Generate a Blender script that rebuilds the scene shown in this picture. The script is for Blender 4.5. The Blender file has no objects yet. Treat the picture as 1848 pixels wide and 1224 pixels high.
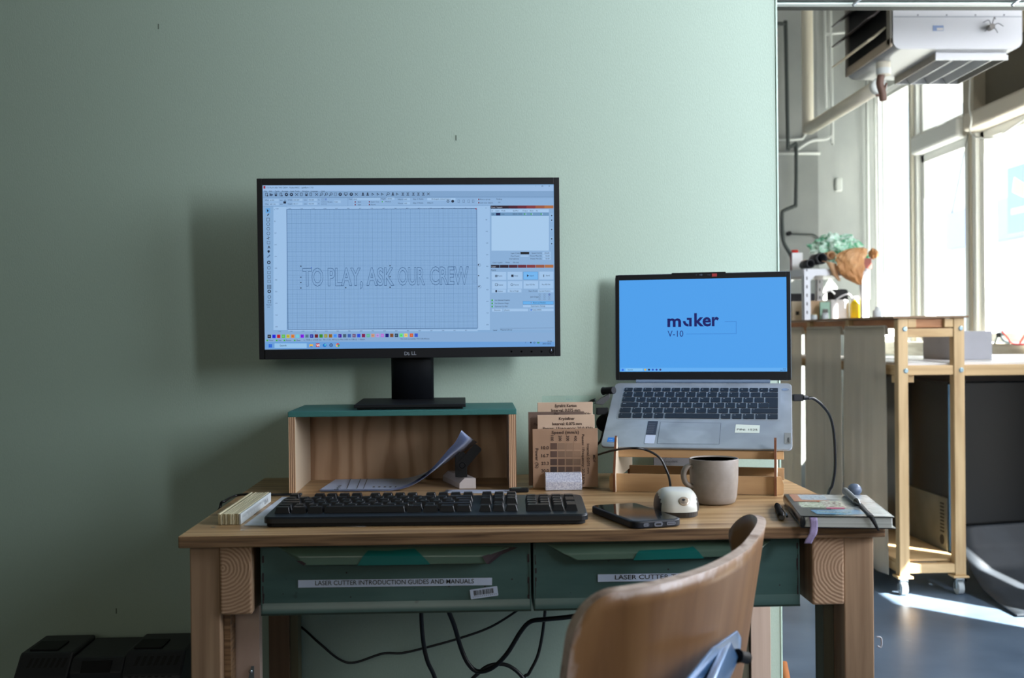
import bpy, math, random
from mathutils import Vector, Matrix, noise
random.seed(7)
S = bpy.context.scene
COL = S.collection
PI = math.pi

# ------------------------------------------------------------------ camera
F_PX = 2000.0
YAW, PITCH, ROLL, CAM_H = .03237, .00497, .00989, 1.0227
_cy, _sy = math.cos(YAW), math.sin(YAW)
C_F = Vector((_sy*math.cos(PITCH), _cy*math.cos(PITCH), -math.sin(PITCH)))
_r = Vector((_cy, -_sy, 0)); _u = _r.cross(C_F)
C_R = math.cos(ROLL)*_r - math.sin(ROLL)*_u
C_U = math.sin(ROLL)*_r + math.cos(ROLL)*_u
C_O = Vector((0, 0, CAM_H))
cam_d = bpy.data.cameras.new('camera'); cam = bpy.data.objects.new('camera', cam_d); COL.objects.link(cam)
cam_d.sensor_width = 36; cam_d.lens = F_PX/1848*36; cam_d.clip_start = .02
m = Matrix.Identity(4)
for i, v in enumerate((C_R, C_U, -C_F)):
    m[0][i], m[1][i], m[2][i] = v
m.translation = C_O
cam.matrix_world = m
cam_d.dof.use_dof = True; cam_d.dof.focus_distance = 1.95; cam_d.dof.aperture_fstop = 7.0
S.camera = cam

# ------------------------------------------------------------------ light and exposure
S.view_settings.view_transform = 'Standard'; S.view_settings.look = 'None'
S.view_settings.gamma = 1; S.view_settings.exposure = 0.0
W = bpy.data.worlds.new('daylight'); S.world = W; W.use_nodes = True
bg = W.node_tree.nodes['Background']; bg.inputs[0].default_value = (.80, .90, 1, 1); bg.inputs[1].default_value = 2.7

SUN_DIR = Vector((-.66, .752, -.86)).normalized()
sun_d = bpy.data.lights.new('sun', 'SUN'); sun_d.energy = 60; sun_d.angle = .009; sun_d.color = (1, .95, .87)
sun = bpy.data.objects.new('sun', sun_d); COL.objects.link(sun)
sun.rotation_euler = SUN_DIR.to_track_quat('-Z', 'Y').to_euler(); sun.location = (6, -2, 5)

def window_or_fill_light(x, y0, y1, z0, z1, power, color=(.80, .92, 1), spread=PI):
    d = bpy.data.lights.new('window_daylight', 'AREA'); d.shape = 'RECTANGLE'
    d.size = y1-y0; d.size_y = z1-z0; d.energy = power; d.color = color; d.spread = spread
    o = bpy.data.objects.new('window_daylight', d); COL.objects.link(o)
    o.matrix_world = Matrix.Translation((x, (y0+y1)/2, (z0+z1)/2)) @ Matrix.Rotation(PI/2, 4, 'Y') @ Matrix.Rotation(PI/2, 4, 'Z')
    return o
XW = 2.8                       # inner face of the window wall
window_or_fill_light(XW-.01, .1, 2.0, 1.15, 2.75, 108, (.82, .88, 1))       # bay beside the desk (closed by an added white blind)
window_or_fill_light(XW-.01, -2.8, -.5, 1.15, 2.75, 500, (.86, .895, 1))
_f = window_or_fill_light(0, -.9, .9, 1.4, 2.8, 24, (1, .96, .84)); _f.matrix_world = Matrix.Translation((-.4, -3.47, 2.1)) @ Matrix.Rotation(PI/2, 4, 'X')   # fill lamp added behind the camera, no window known there      # lamp above: next bay towards the camera
window_or_fill_light(XW-.01, 2.25, 4.1, 2.0, 2.5, 90, (.92, .94, 1))        # high bay above the slits

# ------------------------------------------------------------------ measuring helpers: where a sight line meets a plane of the room
def ray(x, y): return C_F + C_R*((x-924)/F_PX) - C_U*((y-612)/F_PX)
def PY(x, y, Y): d = ray(x, y); return C_O + d*(Y/d.y)
def PZ(x, y, Z): d = ray(x, y); return C_O + d*((Z-CAM_H)/d.z)
def PX(x, y, X): d = ray(x, y); return C_O + d*(X/d.x)
def hit(Mf, x, y):
    """sight line with the plane z=0 of frame Mf -> its local x, y"""
    d = ray(x, y); n = Mf.to_3x3() @ Vector((0, 0, 1)); o = Mf.translation
    p = C_O + d*((o-C_O).dot(n)/d.dot(n)); q = Mf.inverted() @ p
    return q.x, q.y
def frame(o, ex, ey):
    ex = Vector(ex).normalized(); ey = Vector(ey).normalized(); ez = ex.cross(ey).normalized(); ey = ez.cross(ex)
    M = Matrix.Identity(4)
    for i, v in enumerate((ex, ey, ez)): M[0][i], M[1][i], M[2][i] = v
    M.translation = Vector(o); return M

# ------------------------------------------------------------------ materials
def c(r, g, b):
    f = lambda v: (v/255/12.92) if v/255 <= .04045 else ((v/255+.055)/1.055)**2.4
    return (f(r), f(g), f(b), 1)
MATS = {}
def _new(name):
    m = bpy.data.materials.new(name); m.use_nodes = True; nt = m.node_tree
    return m, nt, nt.nodes['Principled BSDF']
def plain(name, col, rough=.5, metal=0, spec=.5, bump=0, bscale=200, alpha=1, coat=0, trans=0):
    if name in MATS: return MATS[name]
    m, nt, b = _new(name)
    b.inputs['Base Color'].default_value = col; b.inputs['Roughness'].default_value = rough
    b.inputs['Metallic'].default_value = metal; b.inputs['Specular IOR Level'].default_value = spec
    if coat: b.inputs['Coat Weight'].default_value = coat; b.inputs['Coat Roughness'].default_value = .08
    if trans: b.inputs['Transmission Weight'].default_value = trans; b.inputs['IOR'].default_value = 1.1
    if bump:
        tc = nt.nodes.new('ShaderNodeTexCoord'); n = nt.nodes.new('ShaderNodeTexNoise'); n.inputs['Scale'].default_value = bscale
        n.inputs['Detail'].default_value = 4
        bp = nt.nodes.new('ShaderNodeBump'); bp.inputs['Strength'].default_value = bump; bp.inputs['Distance'].default_value = .002
        nt.links.new(tc.outputs['Object'], n.inputs['Vector']); nt.links.new(n.outputs['Fac'], bp.inputs['Height'])
        nt.links.new(bp.outputs['Normal'], b.inputs['Normal'])
    MATS[name] = m; return m
def emis(r, g, b_, k=1.0):
    name = 'glow_%d_%d_%d_%d' % (r, g, b_, int(k*100))
    if name in MATS: return MATS[name]
    m, nt, b = _new(name)
    b.inputs['Base Color'].default_value = (.01, .01, .01, 1); b.inputs['Roughness'].default_value = .45
    b.inputs['Specular IOR Level'].default_value = .15
    b.inputs['Emission Color'].default_value = c(r, g, b_); b.inputs['Emission Strength'].default_value = k
    MATS[name] = m; return m
def ramp(nt, stops):
    r = nt.nodes.new('ShaderNodeValToRGB'); e = r.color_ramp.elements
    while len(e) < len(stops): e.new(.5)
    for i, (p, col) in enumerate(stops): e[i].position = p; e[i].color = col
    return r
def mixed(name, stops, scale=(1, 1, 1), nscale=5, detail=6, rough=.5, metal=0, bump=.1, dist=.001, distortion=0, kind='noise', spec=.5, rot=(0, 0, 0), off=(0, 0, 0), second=None, coat=0, speck=None):
    """base colour from a stretched noise / wave / ring pattern"""
    if name in MATS: return MATS[name]
    m, nt, b = _new(name); L = nt.links.new
    tc = nt.nodes.new('ShaderNodeTexCoord'); mp = nt.nodes.new('ShaderNodeMapping')
    mp.inputs['Scale'].default_value = scale; mp.inputs['Rotation'].default_value = rot; mp.inputs['Location'].default_value = off
    L(tc.outputs['Object'], mp.inputs['Vector'])
    if kind == 'noise':
        n = nt.nodes.new('ShaderNodeTexNoise'); n.inputs['Scale'].default_value = nscale; n.inputs['Detail'].default_value = detail
        n.inputs['Distortion'].default_value = distortion; out = n.outputs['Fac']
    else:
        n = nt.nodes.new('ShaderNodeTexWave'); n.wave_type = 'RINGS' if kind.startswith('rings') else 'BANDS'
        if kind == 'ringsY': n.rings_direction = 'Y'
        if kind == 'ringsX': n.rings_direction = 'X'
        if kind == 'bandsZ': n.bands_direction = 'Z'
        if kind == 'bandsY': n.bands_direction = 'Y'
        n.inputs['Scale'].default_value = nscale; n.inputs['Detail'].default_value = detail
        n.inputs['Distortion'].default_value = distortion; n.inputs['Detail Scale'].default_value = 1.2; out = n.outputs['Fac']
    L(mp.outputs[0], n.inputs['Vector'])
    r = ramp(nt, stops); L(out, r.inputs[0]); colout = r.outputs[0]
    if second:   # (scale vec, nscale, colour, lo, hi): large wear patches
        sc, ns, col2, lo, hi = second
        mp2 = nt.nodes.new('ShaderNodeMapping'); mp2.inputs['Scale'].default_value = sc; L(tc.outputs['Object'], mp2.inputs['Vector'])
        n2 = nt.nodes.new('ShaderNodeTexNoise'); n2.inputs['Scale'].default_value = ns; n2.inputs['Detail'].default_value = 8; L(mp2.outputs[0], n2.inputs['Vector'])
        r2 = ramp(nt, [(lo, (0, 0, 0, 1)), (hi, (1, 1, 1, 1))]); L(n2.outputs['Fac'], r2.inputs[0])
        mx = nt.nodes.new('ShaderNodeMix'); mx.data_type = 'RGBA'; mx.inputs[7].default_value = col2
        L(r2.outputs[0], mx.inputs[0]); L(colout, mx.inputs[6]); colout = mx.outputs[2]
    L(colout, b.inputs['Base Color'])
    b.inputs['Roughness'].default_value = rough; b.inputs['Metallic'].default_value = metal; b.inputs['Specular IOR Level'].default_value = spec
    if coat: b.inputs['Coat Weight'].default_value = coat; b.inputs['Coat Roughness'].default_value = .15
    if bump:
        bp = nt.nodes.new('ShaderNodeBump'); bp.inputs['Strength'].default_value = bump; bp.inputs['Distance'].default_value = dist
        L(out, bp.inputs['Height']); L(bp.outputs['Normal'], b.inputs['Normal'])
    MATS[name] = m; return m

green_wall = mixed('green_wall_paint', [(.3, c(158, 178, 163)), (.7, c(164, 184, 169))], nscale=420, detail=4, rough=.6, bump=.2, dist=.001,
                   scale=(1, 1, .45), second=((1, 1, .35), 1.3, c(155, 176, 160), .45, .8))
green_edge = plain('green_trim_paint', c(176, 202, 186), .5, bump=.3, bscale=40)
desk_wood = mixed('oiled_desk_wood', [(.25, c(104, 76, 48)), (.45, c(160, 126, 86)), (.62, c(188, 157, 114)), (.8, c(138, 106, 68))],
                  scale=(1.1, 15, 15), nscale=3.2, detail=9, rough=.38, bump=.12, distortion=.25, second=((1, 1, 1), 2.2, c(146, 120, 84), .45, .85))
desk_edge = mixed('dark_desk_edge_wood', [(.3, c(80, 58, 40)), (.5, c(130, 100, 70)), (.7, c(152, 122, 88))],
                  scale=(2, 12, 60), nscale=4, detail=9, rough=.5, bump=.3, distortion=.3)
pine = mixed('pine_leg_wood', [(.3, c(142, 112, 86)), (.55, c(176, 146, 116)), (.75, c(190, 160, 130))],
             scale=(22, 22, 1.0), nscale=2.2, detail=6, rough=.55, bump=.15, distortion=.6)
pine_dark = mixed('stained_shaded_leg_wood', [(.3, c(78, 76, 60)), (.7, c(100, 96, 76))], scale=(20, 20, 1), nscale=2, detail=6, rough=.6, bump=.1)  # stain and under-bench shade both put into this dark tone
pine_light = mixed('light_pine_wood', [(.3, c(176, 146, 104)), (.6, c(206, 178, 134)), (.8, c(196, 162, 116))],
                   scale=(14, 14, 1.2), nscale=2, detail=6, rough=.55, bump=.1, distortion=.5)
pine_light_h = mixed('light_pine_wood_rail', [(.3, c(176, 144, 100)), (.6, c(206, 176, 130)), (.8, c(190, 154, 108))],
                     scale=(1.5, 3, 14), nscale=2, detail=6, rough=.55, bump=.1, distortion=.5)
endgrain = mixed('end_grain_rings', [(.1, c(160, 126, 98)), (.5, c(182, 150, 120)), (.9, c(194, 162, 132))], kind='ringsY', nscale=64, detail=3,
                 distortion=2.4, rough=.7, bump=.3, scale=(1, 1, 1))
plyface = mixed('raw_plywood_face', [(.3, c(186, 160, 146)), (.7, c(206, 184, 168))], scale=(6, 6, 2), nscale=3, rough=.6, bump=.05)
box_ply = mixed('pine_plywood_panel', [(.05, c(146, 112, 82)), (.3, c(168, 134, 104)), (.8, c(180, 148, 118))],
                kind='bands', scale=(1, .2, .22), nscale=9, detail=3, distortion=9, rough=.5, bump=.05)
ply_edge = mixed('plywood_edge_layers', [(.2, c(128, 90, 62)), (.5, c(196, 158, 122)), (.8, c(210, 176, 142))], kind='bands', nscale=95,
                 detail=1, distortion=.4, rough=.6, bump=.2)
ply_side = plain('pale_plywood_side', c(196, 176, 150), .5)
teal = plain('teal_painted_top', c(48, 108, 104), .55, bump=.2, bscale=120)
thin_ply = mixed('birch_plywood', [(.3, c(178, 140, 98)), (.7, c(198, 162, 118))], scale=(2, 2, 12), nscale=4, rough=.5, bump=.05)
thin_ply_in = mixed('birch_plywood_pale', [(.3, c(206, 190, 166)), (.7, c(220, 204, 180))], scale=(2, 2, 2), nscale=4, rough=.55, bump=.02)
burnt = plain('laser_burnt_edge', c(112, 66, 38), .6)
blackp = plain('black_plastic', c(13, 16, 21), .5, spec=.3, bump=.05, bscale=600)
blackm = plain('matt_black_plastic', c(10, 12, 15), .6, spec=.3)
blackg = plain('glossy_black', c(10, 11, 13), .08, spec=.6)
rubber = plain('black_rubber_cable', c(16, 18, 21), .4)
keym = plain('keycap_plastic', c(15, 18, 23), .35)
kbody = mixed('keyboard_shell_plastic', [(.3, c(23, 28, 33)), (.7, c(28, 34, 40))], nscale=30, rough=.36, bump=.05)
legend = plain('white_legend', c(190, 205, 220), .6)
drawer_paint = mixed('worn_green_drawer_paint', [(.3, c(60, 88, 84)), (.7, c(80, 110, 106))], scale=(1.2, 1, 6), nscale=4, detail=8, rough=.32, bump=.05,
                     second=((1, 1, 1), 18, c(40, 48, 42), .70, .74))
drawer_dark = plain('bare_rusty_metal', c(52, 40, 44), .6, metal=.3)
drawer_handle = mixed('handle_green_paint', [(.3, c(82, 108, 94)), (.7, c(94, 120, 104))], nscale=9, rough=.3, bump=.05)
teal_patch = plain('bright_teal_patch', c(16, 104, 98), .35)
sticker = plain('white_sticker', c(190, 205, 228), .45)
ink = plain('black_ink', c(12, 12, 16), .6)
inkgrey = plain('grey_ink', c(90, 96, 110), .6)
lap_alu = mixed('silver_grey_laptop', [(.38, c(146, 154, 162)), (.55, c(166, 175, 184)), (.72, c(154, 163, 171))], nscale=9, detail=3, rough=.4, metal=.3, bump=0, distortion=.5)
lap_key = plain('laptop_keycap', c(32, 39, 48), .5, spec=.3)
hingem = plain('laptop_hinge_metal', c(72, 88, 106), .6, metal=.1, spec=.2)
paper = plain('white_paper', c(206, 216, 236), .6)
paper_blue = plain('cool_white_paper', c(212, 222, 242), .5)
steel = plain('bright_steel', c(190, 200, 205), .25, metal=.9)
silver_foam = mixed('glittery_silver_block', [(.35, c(190, 196, 220)), (.6, c(232, 236, 250))], nscale=420, detail=2, rough=.3, metal=.25, bump=.5, dist=.001)

mugm = mixed('grey_brown_glaze', [(.4, c(140, 131, 122)), (.7, c(149, 140, 131))], nscale=90, rough=.42, bump=.02)
mugin = plain('mug_inner_glaze', c(196, 186, 184), .2)
mouse_w = plain('pearl_white_plastic', c(208, 209, 200), .24)
mouse_d = plain('dark_grey_mouse_side', c(44, 42, 40), .4)
chair_ply = mixed('varnished_beech_shell', [(.25, c(118, 84, 54)), (.5, c(140, 102, 66)), (.75, c(156, 118, 80))], scale=(9, 9, .7), nscale=3.5,
                  detail=7, rough=.34, bump=.04, distortion=.3, second=((1, 1, .5), 5, c(176, 138, 108), .62, .86))
def add_wear(m_):
    nt = m_.node_tree; b = nt.nodes['Principled BSDF']; L = nt.links.new; src = b.inputs['Base Color'].links[0].from_socket
    at = nt.nodes.new('ShaderNodeAttribute'); at.attribute_name = 'wear'; tc = nt.nodes.new('ShaderNodeTexCoord')
    n = nt.nodes.new('ShaderNodeTexNoise'); n.inputs['Scale'].default_value = 38; n.inputs['Detail'].default_value = 8; L(tc.outputs['Object'], n.inputs['Vector'])
    ad = nt.nodes.new('ShaderNodeMath'); ad.operation = 'MULTIPLY_ADD'; L(n.outputs['Fac'], ad.inputs[0]); ad.inputs[1].default_value = 1.1; L(at.outputs['Fac'], ad.inputs[2])
    r = ramp(nt, [(.86, (0, 0, 0, 1)), (1.0, (1, 1, 1, 1))]); L(ad.outputs[0], r.inputs[0])
    mx = nt.nodes.new('ShaderNodeMix'); mx.data_type = 'RGBA'; mx.inputs[7].default_value = c(172, 148, 132); L(r.outputs[0], mx.inputs[0]); L(src, mx.inputs[6]); L(mx.outputs[2], b.inputs['Base Color'])
add_wear(chair_ply)
chair_edge = mixed('worn_chair_edge', [(.35, c(138, 114, 98)), (.5, c(198, 180, 168)), (.7, c(172, 150, 134))], nscale=30, detail=8, rough=.6, bump=.2)
blue_metal = plain('blue_grey_metal', c(70, 112, 158), .28, metal=.45, coat=.4)
floor_m = mixed('sealed_concrete_floor', [(.3, c(64, 80, 98)), (.5, c(82, 100, 120)), (.7, c(96, 114, 134))], nscale=3, detail=10, rough=.33, bump=.12, dist=.004,
                second=((1, 1, 1), 14, c(130, 144, 156), .70, .76))
grey_wall = mixed('grey_plaster_wall', [(.3, c(138, 142, 140)), (.7, c(152, 155, 152))], nscale=3, detail=8, rough=.8, bump=.3, dist=.01)
room_wall = plain('room_wall_paint', c(104, 98, 80), .8)
ceil_m = plain('ceiling_paint', c(110, 106, 94), .8)
white_paint = plain('white_window_paint', c(240, 241, 238), .5)
cream = plain('cream_painted_pipe', c(214, 208, 190), .45)
pipe_white = plain('white_pipe_paint', c(214, 218, 214), .5)
pipe_dark = plain('dark_grey_pipe', c(58, 66, 64), .5)
heater_m = plain('pale_heater_sheet_metal', c(180, 182, 184), .35, metal=.1)
heater_side = plain('grey_heater_side', c(124, 120, 112), .5)
dark_in = plain('dark_inside', c(12, 11, 12), .7)
brown_m = plain('corroded_brown_metal', c(92, 66, 54), .6)
def see_through(m_, w_, col):
    nt = m_.node_tree; b = nt.nodes['Principled BSDF']; out = nt.nodes['Material Output']; mx = nt.nodes.new('ShaderNodeMixShader')
    tl_ = nt.nodes.new('ShaderNodeBsdfTranslucent'); tl_.inputs[0].default_value = col; mx.inputs[0].default_value = w_
    nt.links.new(b.outputs[0], mx.inputs[1]); nt.links.new(tl_.outputs[0], mx.inputs[2]); nt.links.new(mx.outputs[0], out.inputs[0]); return m_
see_through(paper, .35, c(210, 220, 240)); see_through(paper_blue, .4, c(222, 230, 246))
cloth_m = mixed('linen_cloth', [(.3, c(206, 202, 192)), (.7, c(220, 216, 206))], scale=(1, 20, .6), nscale=5, detail=5, rough=.9, bump=.25, dist=.002)
see_through(cloth_m, .5, c(232, 226, 214))
machine = plain('black_machine_panel', c(12, 15, 18), .3, spec=.35)
machine_e = plain('machine_blue_edge', c(60, 96, 120), .3, metal=.4)
panel_steel = mixed('brushed_steel_panel', [(.3, c(110, 112, 106)), (.7, c(136, 138, 130))], nscale=6, rough=.45, metal=.5, bump=0)
mat_m = mixed('dark_rubber_sheet', [(.3, c(34, 40, 46)), (.7, c(52, 60, 68))], nscale=7, detail=8, rough=.55, bump=.1)
shutter_m = plain('grey_brown_shutter', c(104, 98, 84), .7)
facade = plain('pale_facade', c(226, 222, 216), .8)

# ------------------------------------------------------------------ mesh building
XF = {}          # object -> its world matrix, kept by hand
class MB:
    def __init__(s): s.v = []; s.f = []; s.m = []; s.sm = []; s.mats = []
    def mi(s, mat):
        if mat not in s.mats: s.mats.append(mat)
        return s.mats.index(mat)
    def add(s, vs, fs, mat, smooth=False, M=None):
        o = len(s.v)
        s.v += [(M @ Vector(p)) if M else Vector(p) for p in vs]
        k = s.mi(mat)
        for f in fs: s.f.append([o+i for i in f]); s.m.append(k); s.sm.append(smooth)
        return s
    def box(s, x0, x1, y0, y1, z0, z1, mat, M=None, mats=None):
        vs = [(x, y, z) for z in (z0, z1) for y in (y0, y1) for x in (x0, x1)]
        fs = [(0, 2, 3, 1), (4, 5, 7, 6), (0, 1, 5, 4), (2, 6, 7, 3), (0, 4, 6, 2), (1, 3, 7, 5)]  # bottom top front back left right
        if mats is None: return s.add(vs, fs, mat, False, M)
        o = len(s.v); s.v += [(M @ Vector(p)) if M else Vector(p) for p in vs]
        for i, f in enumerate(fs):
            s.f.append([o+j for j in f]); s.m.append(s.mi(mats.get(i, mat))); s.sm.append(False)
        return s
    def prism(s, poly, z0, z1, mat, M=None, smooth=False, side=None):
        """poly in local xy, extruded along local z"""
        n = len(poly)
        vs = [(x, y, z0) for x, y in poly] + [(x, y, z1) for x, y in poly]
        s.add(vs, [list(range(n))[::-1], list(range(n, 2*n))], mat, False, M)
        o = len(s.v)-2*n; k = s.mi(side or mat)
        for i in range(n):
            j = (i+1) % n; s.f.append([o+i, o+j, o+n+j, o+n+i]); s.m.append(k); s.sm.append(smooth)
        return s
    def taper(s, x0, x1, y0, y1, z0, z1, dx, dy, mat, M=None, dyf=None):
        dyf = dy if dyf is None else dyf
        vs = [(x0, y0, z0), (x1, y0, z0), (x0, y1, z0), (x1, y1, z0),
              (x0+dx, y0+dyf, z1), (x1-dx, y0+dyf, z1), (x0+dx, y1-dy, z1), (x1-dx, y1-dy, z1)]
        return s.add(vs, [(0, 2, 3, 1), (4, 5, 7, 6), (0, 1, 5, 4), (2, 6, 7, 3), (0, 4, 6, 2), (1, 3, 7, 5)], mat, False, M)
    def lathe(s, prof, mat, M=None, n=32, smooth=True):
        vs = []; fs = []
        for r, z in prof:
            for i in range(n): a = 2*PI*i/n; vs.append((r*math.cos(a), r*math.sin(a), z))
        for j in range(len(prof)-1):
            for i in range(n): k = (i+1) % n; fs.append((j*n+i, j*n+k, (j+1)*n+k, (j+1)*n+i))
        s.add(vs, fs, mat, smooth, M)
        o = len(s.v)-len(vs); k = s.mi(mat)
        for j in (0, len(prof)-1):
            if prof[j][0] > 1e-6:
                s.f.append([o+j*n+i for i in range(n)]); s.m.append(k); s.sm.append(False)
        return s
    def cyl(s, p0, p1, r, mat, n=16, r1=None, smooth=True):
        p0 = Vector(p0); p1 = Vector(p1); d = p1-p0
        M = Matrix.Translation(p0) @ d.to_track_quat('Z', 'Y').to_matrix().to_4x4()
        return s.lathe([(r, 0), (r if r1 is None else r1, d.length)], mat, M, n, smooth)
    def tube(s, pts, r, mat, n=10, smooth_pts=True, closed=False, flat=None, k=8):
        P = catmull([Vector(p) for p in pts], k) if smooth_pts else [Vector(p) for p in pts]
        vs = []; fs = []; t = (P[1]-P[0]).normalized()
        up = Vector((0, 0, 1)) if abs(t.z) < .9 else Vector((1, 0, 0))
        a = t.cross(up).normalized()
        for i, p in enumerate(P):
            t = (P[min(i+1, len(P)-1)]-P[max(i-1, 0)]).normalized()
            a = (a-t*a.dot(t)).normalized(); b = t.cross(a)
            for j in range(n):
                q = 2*PI*j/n; vs.append(p+a*math.cos(q)*r+b*math.sin(q)*(flat or r))
        for i in range(len(P)-1):
            for j in range(n): q = (j+1) % n; fs.append((i*n+j, i*n+q, (i+1)*n+q, (i+1)*n+j))
        fs.append(list(range(n))[::-1]); fs.append([(len(P)-1)*n+j for j in range(n)])
        return s.add(vs, fs, mat, True)
    def grid(s, fn, nu, nv, mat, smooth=True, M=None, thick=None):
        """fn(u,v)->point; optional thickness vector function -> closed sheet"""
        P = [[Vector(fn(i/nu, j/nv)) for i in range(nu+1)] for j in range(nv+1)]
        vs = [p for row in P for p in row]; w = nu+1
        fs = [(j*w+i, j*w+i+1, (j+1)*w+i+1, (j+1)*w+i) for j in range(nv) for i in range(nu)]
        s.add(vs, fs, mat, smooth, M)
        if thick:
            vs2 = []
            for j in range(nv+1):
                for i in range(nu+1):
                    du = P[j][min(i+1, nu)]-P[j][max(i-1, 0)]; dv = P[min(j+1, nv)][i]-P[max(j-1, 0)][i]
                    nn = du.cross(dv); nn = nn.normalized() if nn.length > 0 else Vector((0, 0, 1))
                    vs2.append(P[j][i]-nn*thick)
            N = len(vs); s.add(vs2, [f[::-1] for f in fs], mat, smooth, M)
            o = len(s.v)-2*N; k = s.mi(mat)
            rim = [i for i in range(w)]+[j*w+nu for j in range(1, nv+1)]+[nv*w+i for i in range(nu-1, -1, -1)]+[j*w for j in range(nv-1, 0, -1)]
            for a, b in zip(rim, rim[1:]+rim[:1]):
                s.f.append([o+b, o+a, o+N+a, o+N+b]); s.m.append(k); s.sm.append(False)
        return s
    def rect(s, x0, y0, x1, y1, z, mat, M): return s.add([(x0, y0, z), (x1, y0, z), (x1, y1, z), (x0, y1, z)], [(0, 1, 2, 3)], mat, False, M)
    def ring2(s, cx, cy, r0, r1, z, mat, M, n=20, a0=0, a1=2*PI):
        vs = []; fs = []
        for i in range(n+1):
            a = a0+(a1-a0)*i/n
            vs += [(cx+r0*math.cos(a), cy+r0*math.sin(a), z), (cx+r1*math.cos(a), cy+r1*math.sin(a), z)]
        for i in range(n): fs.append((2*i, 2*i+1, 2*i+3, 2*i+2))
        return s.add(vs, fs, mat, False, M)
    def disc(s, cx, cy, r, z, mat, M, n=16, ry=None):
        return s.add([(cx+r*math.cos(2*PI*i/n), cy+(ry or r)*math.sin(2*PI*i/n), z) for i in range(n)], [list(range(n))], mat, False, M)
    def text(s, t, M, h, mat, x=0, y=0, z=0, align='l', fit=None, xs=1.0, bold=0, outline=0):
        """capital height h, baseline at x, y; fit = wanted width"""
        vs, fs, w = text_mesh(t, bold, outline)
        kx = h/.69*xs
        if fit: kx = fit/w
        x0 = x - (0 if align == 'l' else (w*kx/2 if align == 'c' else w*kx))
        return s.add([(x0+a*kx, y+b*h/.69, z+cc*.0) for a, b, cc in vs], fs, mat, False, M)
    def build(s, name, parent=None, world=True, bevel=0, seg=2, sub=0, kind=None, label=None):
        me = bpy.data.meshes.new(name)
        vs = s.v
        if parent is not None and world:
            inv = XF[parent].inverted(); vs = [inv @ p for p in vs]
        me.from_pydata([tuple(p) for p in vs], [], s.f)
        for mt in s.mats: me.materials.append(mt)
        me.polygons.foreach_set('material_index', s.m); me.polygons.foreach_set('use_smooth', s.sm); me.update()
        o = bpy.data.objects.new(name, me); COL.objects.link(o)
        if parent is not None: o.parent = parent; XF[o] = XF[parent]
        else: XF[o] = Matrix.Identity(4)
        if bevel:
            b = o.modifiers.new('bevel', 'BEVEL'); b.width = bevel; b.segments = seg; b.limit_method = 'ANGLE'; b.angle_limit = .7
        if sub: q = o.modifiers.new('sub', 'SUBSURF'); q.levels = q.render_levels = sub
        if kind: o['kind'] = kind
        if label: o['label'] = label
        return o
_tc = {}
def text_mesh(t, bold=0, outline=0):
    k = (t, bold, outline)
    if k in _tc: return _tc[k]
    cu = bpy.data.curves.new('t', 'FONT'); cu.body = t; cu.size = 1; cu.offset = bold; cu.resolution_u = 3
    if outline: cu.fill_mode = 'NONE'; cu.bevel_depth = outline; cu.bevel_resolution = 0
    ob = bpy.data.objects.new('t', cu); COL.objects.link(ob)
    dg = bpy.context.evaluated_depsgraph_get(); ev = ob.evaluated_get(dg); me = ev.to_mesh()
    vs = [tuple(v.co) for v in me.vertices]; fs = [list(p.vertices) for p in me.polygons]
    ev.to_mesh_clear(); bpy.data.objects.remove(ob); bpy.data.curves.remove(cu)
    if not vs: vs = [(0, 0, 0)]; fs = []
    x0 = min(v[0] for v in vs); w = max(v[0] for v in vs)-x0
    vs = [(v[0]-x0, v[1], v[2]) for v in vs]
    _tc[k] = (vs, fs, w or 1); return _tc[k]
def catmull(P, k=8):
    if len(P) < 3: return P
    Q = [P[0]*2-P[1]]+P+[P[-1]*2-P[-2]]; out = []
    for i in range(1, len(Q)-2):
        a, b, d, e = Q[i-1], Q[i], Q[i+1], Q[i+2]
        for j in range(k):
            t = j/k
            out.append(.5*((2*b)+(d-a)*t+(2*a-5*b+4*d-e)*t*t+(3*b-a-3*d+e)*t*t*t))
    out.append(P[-1]); return out
def thing(name, label, cat, loc=(0, 0, 0), rz=0, group=None, M=None):
    o = bpy.data.objects.new(name, None); COL.objects.link(o); o.empty_display_size = .05
    M = M or (Matrix.Translation(Vector(loc)) @ Matrix.Rotation(rz, 4, 'Z'))
    o.matrix_world = M; XF[o] = M
    o['label'] = label; o['category'] = cat
    if group: o['group'] = group
    return o
def tag(o, label, cat, group=None):
    o['label'] = label; o['category'] = cat
    if group: o['group'] = group
    return o
def struct(o): o['kind'] = 'structure'; return o
def dup(root, loc, rz, label=None):
    r = root.copy(); COL.objects.link(r); M = Matrix.Translation(Vector(loc)) @ Matrix.Rotation(rz, 4, 'Z'); r.matrix_world = M; XF[r] = M
    if label: r['label'] = label
    for ch in list(root.children):
        q = ch.copy(); COL.objects.link(q); q.parent = r
        for g in list(ch.children):
            d = g.copy(); COL.objects.link(d); d.parent = q
    return r
def rrect(x0, y0, x1, y1, r, n=5):
    out = []
    for cx, cy, a in ((x1-r, y1-r, 0), (x0+r, y1-r, PI/2), (x0+r, y0+r, PI), (x1-r, y0+r, 1.5*PI)):
        for i in range(n+1): t = a+PI/2*i/n; out.append((cx+r*math.cos(t), cy+r*math.sin(t)))
    return out
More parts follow.
